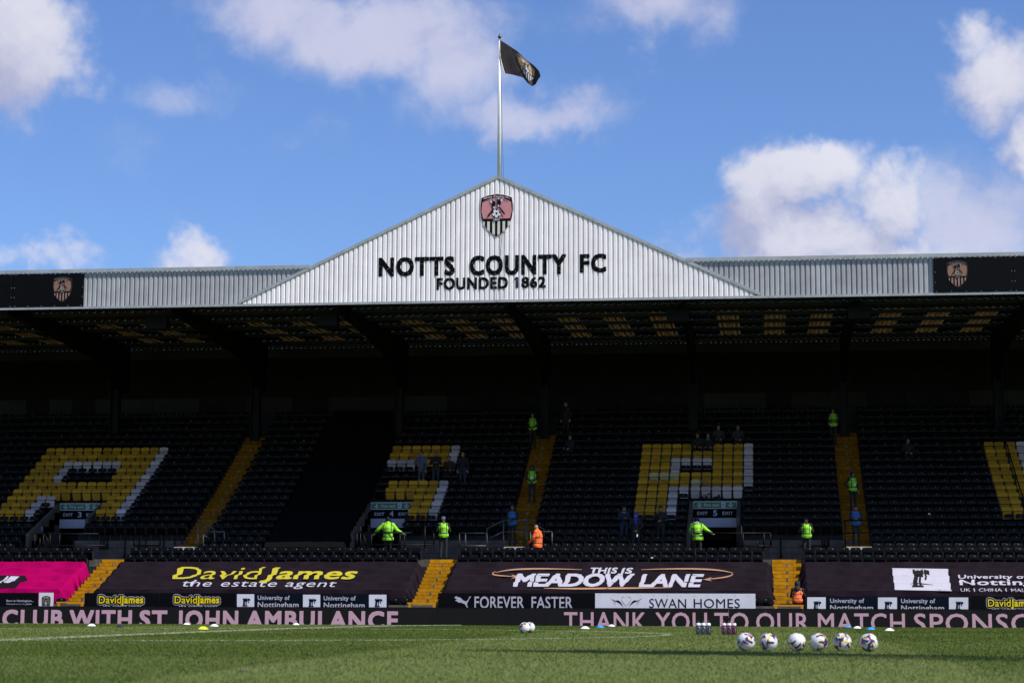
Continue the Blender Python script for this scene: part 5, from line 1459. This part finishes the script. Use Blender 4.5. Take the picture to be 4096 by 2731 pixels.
def football_mesh(seed):
    rr = random.Random(seed)
    bm = bmesh.new(); bmesh.ops.create_icosphere(bm, subdivisions=5, radius=.11)
    # printed shards: navy, yellow and red flakes scattered in clusters
    cl = []
    for _ in range(17):
        c = Vector((rr.gauss(0,1), rr.gauss(0,1), rr.gauss(0,1))).normalized(); t = c.orthogonal().normalized(); t.rotate(Matrix.Rotation(rr.uniform(0,6.28), 3, c)); s_ = c.cross(t)
        cl.append((c, t, s_, rr.uniform(1.05, 1.45)))
    for f in bm.faces:
        n = f.calc_center_median().normalized(); f.material_index = 0
        for c, t, s_, k in cl:
            if n.dot(c) < .72: continue
            u, v = n.dot(t)/k, n.dot(s_)/k
            if abs(v-.12) < .13*(1-abs(u)/.46) and abs(u) < .46: f.material_index = 1
            if abs(u+.07+v*.3) < .10 and -.42 < v < .02: f.material_index = 1
            if abs(v+.04-u*.7) < .07 and .05 < u < .33: f.material_index = 2
            if abs(v+.17+u*.5) < .05 and -.36 < u < -.19: f.material_index = 3
    for v in bm.verts:                                 # panel seams pressed in
        n = v.co.normalized(); a = abs(math.sin(3*math.atan2(n.y, n.x)+2*n.z)); b_ = abs(math.sin(4*n.z+math.cos(3*n.x)))
        if min(a, b_) < .05: v.co *= .994
    me = bpy.data.meshes.new('ball_shell'); bm.to_mesh(me); bm.free()
    for k in ('ballw','balln','bally','ballr'): me.materials.append(M[k])
    me.polygons.foreach_set('use_smooth', [True]*len(me.polygons)); return me
def football(px, py, Y, label, seed):
    X_ = AX(px, py, Y); root = empty('football', (X_, Y, ground_z(Y))); tag(root, label, 'football', 'white patterned match balls')
    o = bpy.data.objects.new('ball_shell', football_mesh(seed)); COL.objects.link(o); o.parent = root; o.location = (0,0,.112)
    o.rotation_euler = (seed*1.3, seed*.7, seed*2.1)
for i, px in enumerate((2983, 3073, 3187, 3274, 3369, 3475)):
    football(px, 2560, 24.35+.02*i, ('leftmost of the six footballs lined up in the foreground','second football from the left in the line of six','third football from the left in the line of six',
             'fourth football from the left in the line of six','fifth football from the left, in a line of six','rightmost of the six footballs in the foreground')[i], 3+i)
football(2098, 2508, 39.3, 'nearer of two overlapping footballs in mid pitch', 21); football(2118, 2506, 40.2, 'farther of two overlapping footballs in mid pitch', 26)
def carrier(px0, px1, label, bm_, lm, tone):
    Y_ = 38.7; x0, x1 = AX(px0, 2500, Y_), AX(px1, 2500, Y_); z = ground_z(Y_); w_ = x1-x0
    root = empty('bottle_carrier', (x0, Y_, z)); tag(root, label, 'bottle carrier', 'drink bottle carriers on the pitch')
    mb = MB(); mb.box(0, w_, -.10, .10, 0, .012); mb.build('base', M['carrier'], root)
    for q in (.0, w_/3, 2*w_/3, w_-.012):
        mb = MB(); mb.box(q, q+.012, -.102, -.092, .012, .158); mb.box(q, q+.012, .092, .102, .012, .158); mb.build('upright', M['carrier'], root)
    mb = MB(); mb.box(0, w_, -.105, -.095, .158, .172); mb.box(0, w_, .095, .105, .158, .172); mb.box(0,.012,-.095,.095,.158,.172); mb.box(w_-.012,w_,-.095,.095,.158,.172); mb.build('rim', M['carrier'], root)
    mb = MB(); mb.box(w_/2-.01, w_/2+.01, -.01, .01, .012, .20); mb.build('handle', M['carrier'], root)
    for i, pos in enumerate(('left', 'middle', 'right')):
        e = empty('drinks_bottle', (x0+w_*(i+.5)/3, Y_-.048, z+.013)); tag(e, f'{pos} bottle in the {tone} carrier', 'bottle', 'drinks bottles in the carriers')
        r_ = w_/6-.008; mb = MB(); mb.tube((0,0,0),(0,0,.15),r_*.94,16,r_*.97); mb.build('bottle_body', M[bm_], e, True)
        mb = MB(); mb.tube((0,0,.152),(0,0,.205),r_*1.06,16,r_*1.02); mb.tube((0,0,.205),(0,0,.213),r_*1.02,16,r_*.8); mb.build('lid', M[lm], e, True)
        mb = MB(); mb.tube((0,0,.213),(0,0,.230),r_*.55,12,r_*.35); mb.tube((0,0,.230),(.01*(i-1),0,.262),.010,8,.008); mb.build('nozzle', M['nozzle'], e, True)
        mb = MB()
        for q in range(3): V, F = stroke2d([(-.012, .085+q*.012), (0, .095+q*.012), (.012, .085+q*.012)], .005); mb.add([(a, -r_-.001, c) for a, c in V], F)
        mb.build('chevron_print', M['pblack'], e)
carrier(2783.5, 2844, 'carrier of clear grey drinks bottles on the grass', 'bodyglass', 'lidw', 'grey')
carrier(2886, 2946.5, 'carrier of pink drinks bottles left of the footballs', 'bodypink', 'lidp', 'pink')
for px, py, lab in ((970, 2692, 'torn white turf scrap low on the left of the pitch'), (1840, 2571, 'small pale scrap of turf in mid pitch')):
    X_, Y_ = on_ground(px, py); root = empty('turf_scrap', (X_, Y_, ground_z(Y_)+.02)); tag(root, lab, 'turf scrap')
    mb = MB(); mb.ell((0,0,0), .030, .015, .008, 10, 6); mb.ell((.035,.01,-.002), .02, .010, .006, 8, 5); mb.build('scrap', M['concrete'], root, True)

# ==================================================================  SEATS
def seat_meshes(m_):
    # backrest: rounded top corners, slightly dished, with a lip along the bottom
    b = MB(); w_ = .207; n_ = 0; pts = [(-w_+.004,.618),(-w_,.69),(-w_+.008,.725),(-w_+.030,.755),(-w_+.065,.770),(0,.776),(w_-.065,.770),(w_-.030,.755),(w_-.008,.725),(w_,.69),(w_-.004,.618)]
    n_ = len(pts); V = []
    for dy in (0, .022):
        for x, z in pts: V.append((x, dy-.035*(x/w_)**2+(z-.46)*.20, z))
    b.add(V, [tuple(range(n_))[::-1], tuple(range(n_, 2*n_))] + [(i, (i+1) % n_, n_+(i+1) % n_, n_+i) for i in range(n_)])
    b.box(-.200, .200, -.040, -.012, .588, .630)
    # tipped-up seat pan below it, its underside turned to the front and down
    p = MB(); pts = [(-.180,.28),(-.186,.53),(-.170,.560),(.170,.560),(.186,.53),(.180,.28),(.150,.25),(-.150,.25)]; n2 = len(pts); V = []
    for dy in (-.02, .02):
        for x, z in pts: V.append((x, dy-(z-.25)*.32+.06, z))
    p.add(V, [tuple(range(n2))[::-1], tuple(range(n2, 2*n2))] + [(i, (i+1) % n2, n2+(i+1) % n2, n2+i) for i in range(n2)])
    q = MB()
    for s in (-1, 1): q.box(s*.221-.006, s*.221+.006, -.06, .05, .30, .60)
    q.box(-.2, .2, 0.075, .095, .25, .62); q.box(-.02, .02, 0.03, .10, .0, .26)
    d = MB(); d.box(.004, .032, .020, .032, .694, .720)
    return b, p, q, d
def mkmesh(mb, name, m_):
    me = bpy.data.meshes.new(name); me.from_pydata(mb.V, [], mb.F); me.materials.append(m_); me.update(); return me
SM = {}
for key, mk in (('black','sblack'),('yellow','syellow'),('white','swhite'),('faded','sfaded')):
    b, p, q, d = seat_meshes(M[mk])
    SM[key] = (mkmesh(b, 'backrest', M[mk]), mkmesh(p, 'seat_pan', M[mk]), mkmesh(q, 'seat_frame', M['sdark']), mkmesh(d, 'number_disc', M['disc'] if key == 'black' else M['steel']))
    RAW = (b, p, q, d)
def seat(kind, x, Y, z, label, group, disc=True):
    name = {'black':'black_seat','yellow':'yellow_seat','white':'white_seat','faded':'yellow_seat'}[kind]
    e = bpy.data.objects.new(name, None); COL.objects.link(e); e.empty_display_size = .1
    e.location = (x, Y, z); e.rotation_euler = (0, 0, random.uniform(-.035,.035))
    e['label'] = label; e['category'] = 'seat'; e['group'] = group
    for me in SM[kind][:3] + ((SM[kind][3],) if disc else ()):
        c = bpy.data.objects.new(me.name.split('.')[0], me); COL.objects.link(c); c.parent = e
        if me is SM[kind][1] and random.random() < .4: c.rotation_euler = (random.uniform(-.05,.12), 0, 0)
def seat_xs(A):
    return [A+.55+.23+.46*i for i in range(14)] + [A+7.03+.23+.46*i for i in range(14)]
# coloured letters: strings per row from the top (k=11) to the bottom (k=2), first seat index
PAT = {
 -38.2: (8, ['YYYYYYYYYYYYW','YYYYYYYYYYYYW','YYYWWWWWWYYYW','YYYWBBBBBYYYW','YYYWBBBBBYYYW','YYYYYYYYYYYYW','YYYYYYYYYYYYW','YYYWWWWWWYYYW','YYYWBBBBBYYYW','YYYWBBBBBYYYW']),
 -24.2: (13, ['YYYYYYYW','YYYYYYYW','WWWWYYYW','BBBBBBBB','BBBBBBBB','BBYYYYYW','BBYYYYYW','BBBBYYYW','BYYYYYYW','BYYYYYYW']),
 -10.2: (9, ['YYYYYYYYYYW','YYYYYYYYYYW','YYYWWWWYYYW','YYYWBBBYYYW','YFFFYYYYYYW','YYYYYFYYYYW','YYYWWWWWWWB','YYYWBBBBBBB','YYYWBBBBBBB','YYYWBBBBBBB']),
 3.8: (12, ['YYYWW','YYYWW','YYYWW','YYYWW','YYYWW','YYYWW','YYYWW','YYYWW','YYYWW','YYYWW']),
}
BLK = {-38.2:'of leftmost letter', -24.2:'of letter beside black cover', -10.2:'of P shaped letter', 3.8:'of letter at right edge'}
def in_view(x, Y, z):
    v = Vector((x, Y, z-CAMH)); r_, u_, f_ = Vector(_r2), Vector(_u2), Vector(_fw); zc = v.dot(f_)
    px = 2048+FPX*v.dot(r_)/zc; return px
mass = []; black = []; rows_seen = {}
for A in (-52.2, -38.2, -24.2, -10.2, 3.8):
    xs_ = seat_xs(A)
    for k in range(-3, NUP):
        Y, z = UF[k]; n_ord = {}
        for i, x in enumerate(xs_):
            px = in_view(x, Y+.45, z+.7)
            if px < -30 or px > 4140: continue
            # openings, gangway, cover
            if any(a-.22 < x < b+.20 for a, b in VOM) and Y < 86.7: continue
            if k < 0 and any(b < x < b+5.2 for a, b in VOM): continue
            if -20.85 < x < -17.35: continue
            if k == 13 and False: continue
            c = 'B'
            if A in PAT:
                i0_, rows_ = PAT[A]; r_ = 11-k
                if 0 <= r_ < 10 and 0 <= i-i0_ < len(rows_[r_]): c = rows_[r_][i-i0_]
            ys_ = Y+.50
            if c == 'B': black.append((k, x, ys_, z, px, A, i))
            else:
                col = {'Y':'yellow','W':'white','F':'faded'}[c]; cn = 'white' if c == 'W' else 'yellow'
                n_ord[cn] = n_ord.get(cn, 0)+1
                lab = f"{'faded ' if c == 'F' else ''}{cn} seat, {ORD[n_ord[cn]]} {cn} one from left, {ORD[12-k]} row down {BLK[A]}"
                seat(col, x, ys_, z, lab, f'{cn} seats forming the letters', c == 'W')
# lower lit rows
nb = 0
for m in (0, 1):
    Yb = 81.6-.72*m; z = low_floor(m+1)[1]
    for ai, A in enumerate(LST[:-1]):
        x = A+.62+.23+.06; cnt = 0
        end = LST[ai+1]-.62-.2
        while x < end:
            px = in_view(x, Yb-.2, z+.7)
            if -30 < px < 4140:
                cnt += 1
                name = {-41.1:'above the magenta banner', -27.1:'above the estate agent banner', -13.1:'above the MEADOW LANE banner', .9:'above the university banner'}[A]
                seat('black', x, Yb-.20, z+.02, f"black seat, {ORD[min(cnt,32)]} from left, {'back' if m == 0 else 'front'} sunlit row {name}", 'black seats in the two sunlit rows', random.random() > .06); nb += 1
            x += .4595
# odd seats left uncovered beside the gates
Yb = 81.6-.72*5.95
for px, lab in ((244, 'black seat end uncovered beside the left yellow gate'), (1581, 'left of two uncovered black seats by the middle gate'), (1626, 'right of two uncovered black seats by the middle gate'), (3022, 'left of two uncovered black seats by the right gate'), (3062, 'right of two uncovered black seats by the right gate')):
    seat('black', AX(px, 2400, 76.95), 76.95, AZ(px, 2391, 76.95)-.77, lab, 'uncovered black seats by the gates'); nb += 1
black.sort(key=lambda t: (t[0], t[4]))
left = max(0, 298-nb); cntd = {}
BN = {-52.2:'far left end', -38.2:'leftmost letter block', -24.2:'block beside black cover', -10.2:'P shaped letter block', 3.8:'rightmost block'}
for t in black[:left]:
    k, x, Y, z, px, A, i = t; cntd[(k, A)] = cntd.get((k, A), 0)+1
    seat('black', x, Y, z, f"shaded black seat, {ORD[min(32, cntd[(k, A)])]} from left, row {['one','two','three','four','five','six','seven'][k+3]} up, {BN[A]}", 'shaded black seats nearest the gangway')
# the rest as one mass
rest = black[left:]
bigV = []; bigF = []; bigI = []; base = 0
sv = [np.array(r_.V) for r_ in RAW]; sf = [r_.F for r_ in RAW]
for (k, x, Y, z, px, A, i) in rest:
    a = random.uniform(-.04,.04); ca, sa = math.cos(a), math.sin(a)
    for q in range(4):
        if q == 2: continue
        if q == 3 and random.random() < .30: continue
        v = sv[q]; vx = v[:,0]*ca-v[:,1]*sa+x; vy = v[:,0]*sa+v[:,1]*ca+Y
        bigV.append(np.stack([vx, vy, v[:,2]+z], 1)); bigF += [tuple(j+base for j in f) for f in sf[q]]; bigI += [0 if q < 2 else 1]*len(sf[q]); base += len(v)
if bigV:
    o = mesh_obj('black_seating', np.concatenate(bigV).tolist(), bigF, [M['sblack'], M['disc']], None, bigI)
    tag(o, 'shaded black folding seats filling the upper tier', 'seating', None, 'stuff')
# scraps of paper left on the seats
for px, py, Y, lab in ((1600+2320*.0+485, 1822, 90.9, 'white scrap on a dark seat left of the middle stairs'), (2651, 2051, 84.6, 'pale paper slip on the black seat below the white ones'), (2608, 2229, 80.55, 'white paper on a sunlit black seat in the front row'), (3717, 2054, 84.6, 'crumpled pale paper on a seat in the right block'), (3586, 1789, 91.6, 'white sticker on a seat high in the right block')):
    X_, Z_ = at(px, py, Y); root = empty('paper_scrap', (X_, Y, Z_)); tag(root, lab, 'paper scrap')
    mb = MB(); mb.add([(-.05,0,-.02),(.04,-.01,-.025),(.05,0,.02),(-.045,-.012,.025)], [(0,1,2,3)]); mb.build('sheet', M['paper'], root)
print('seats', nb, len(black), 'people', len(PEOPLE), 'objs', len(bpy.data.objects))
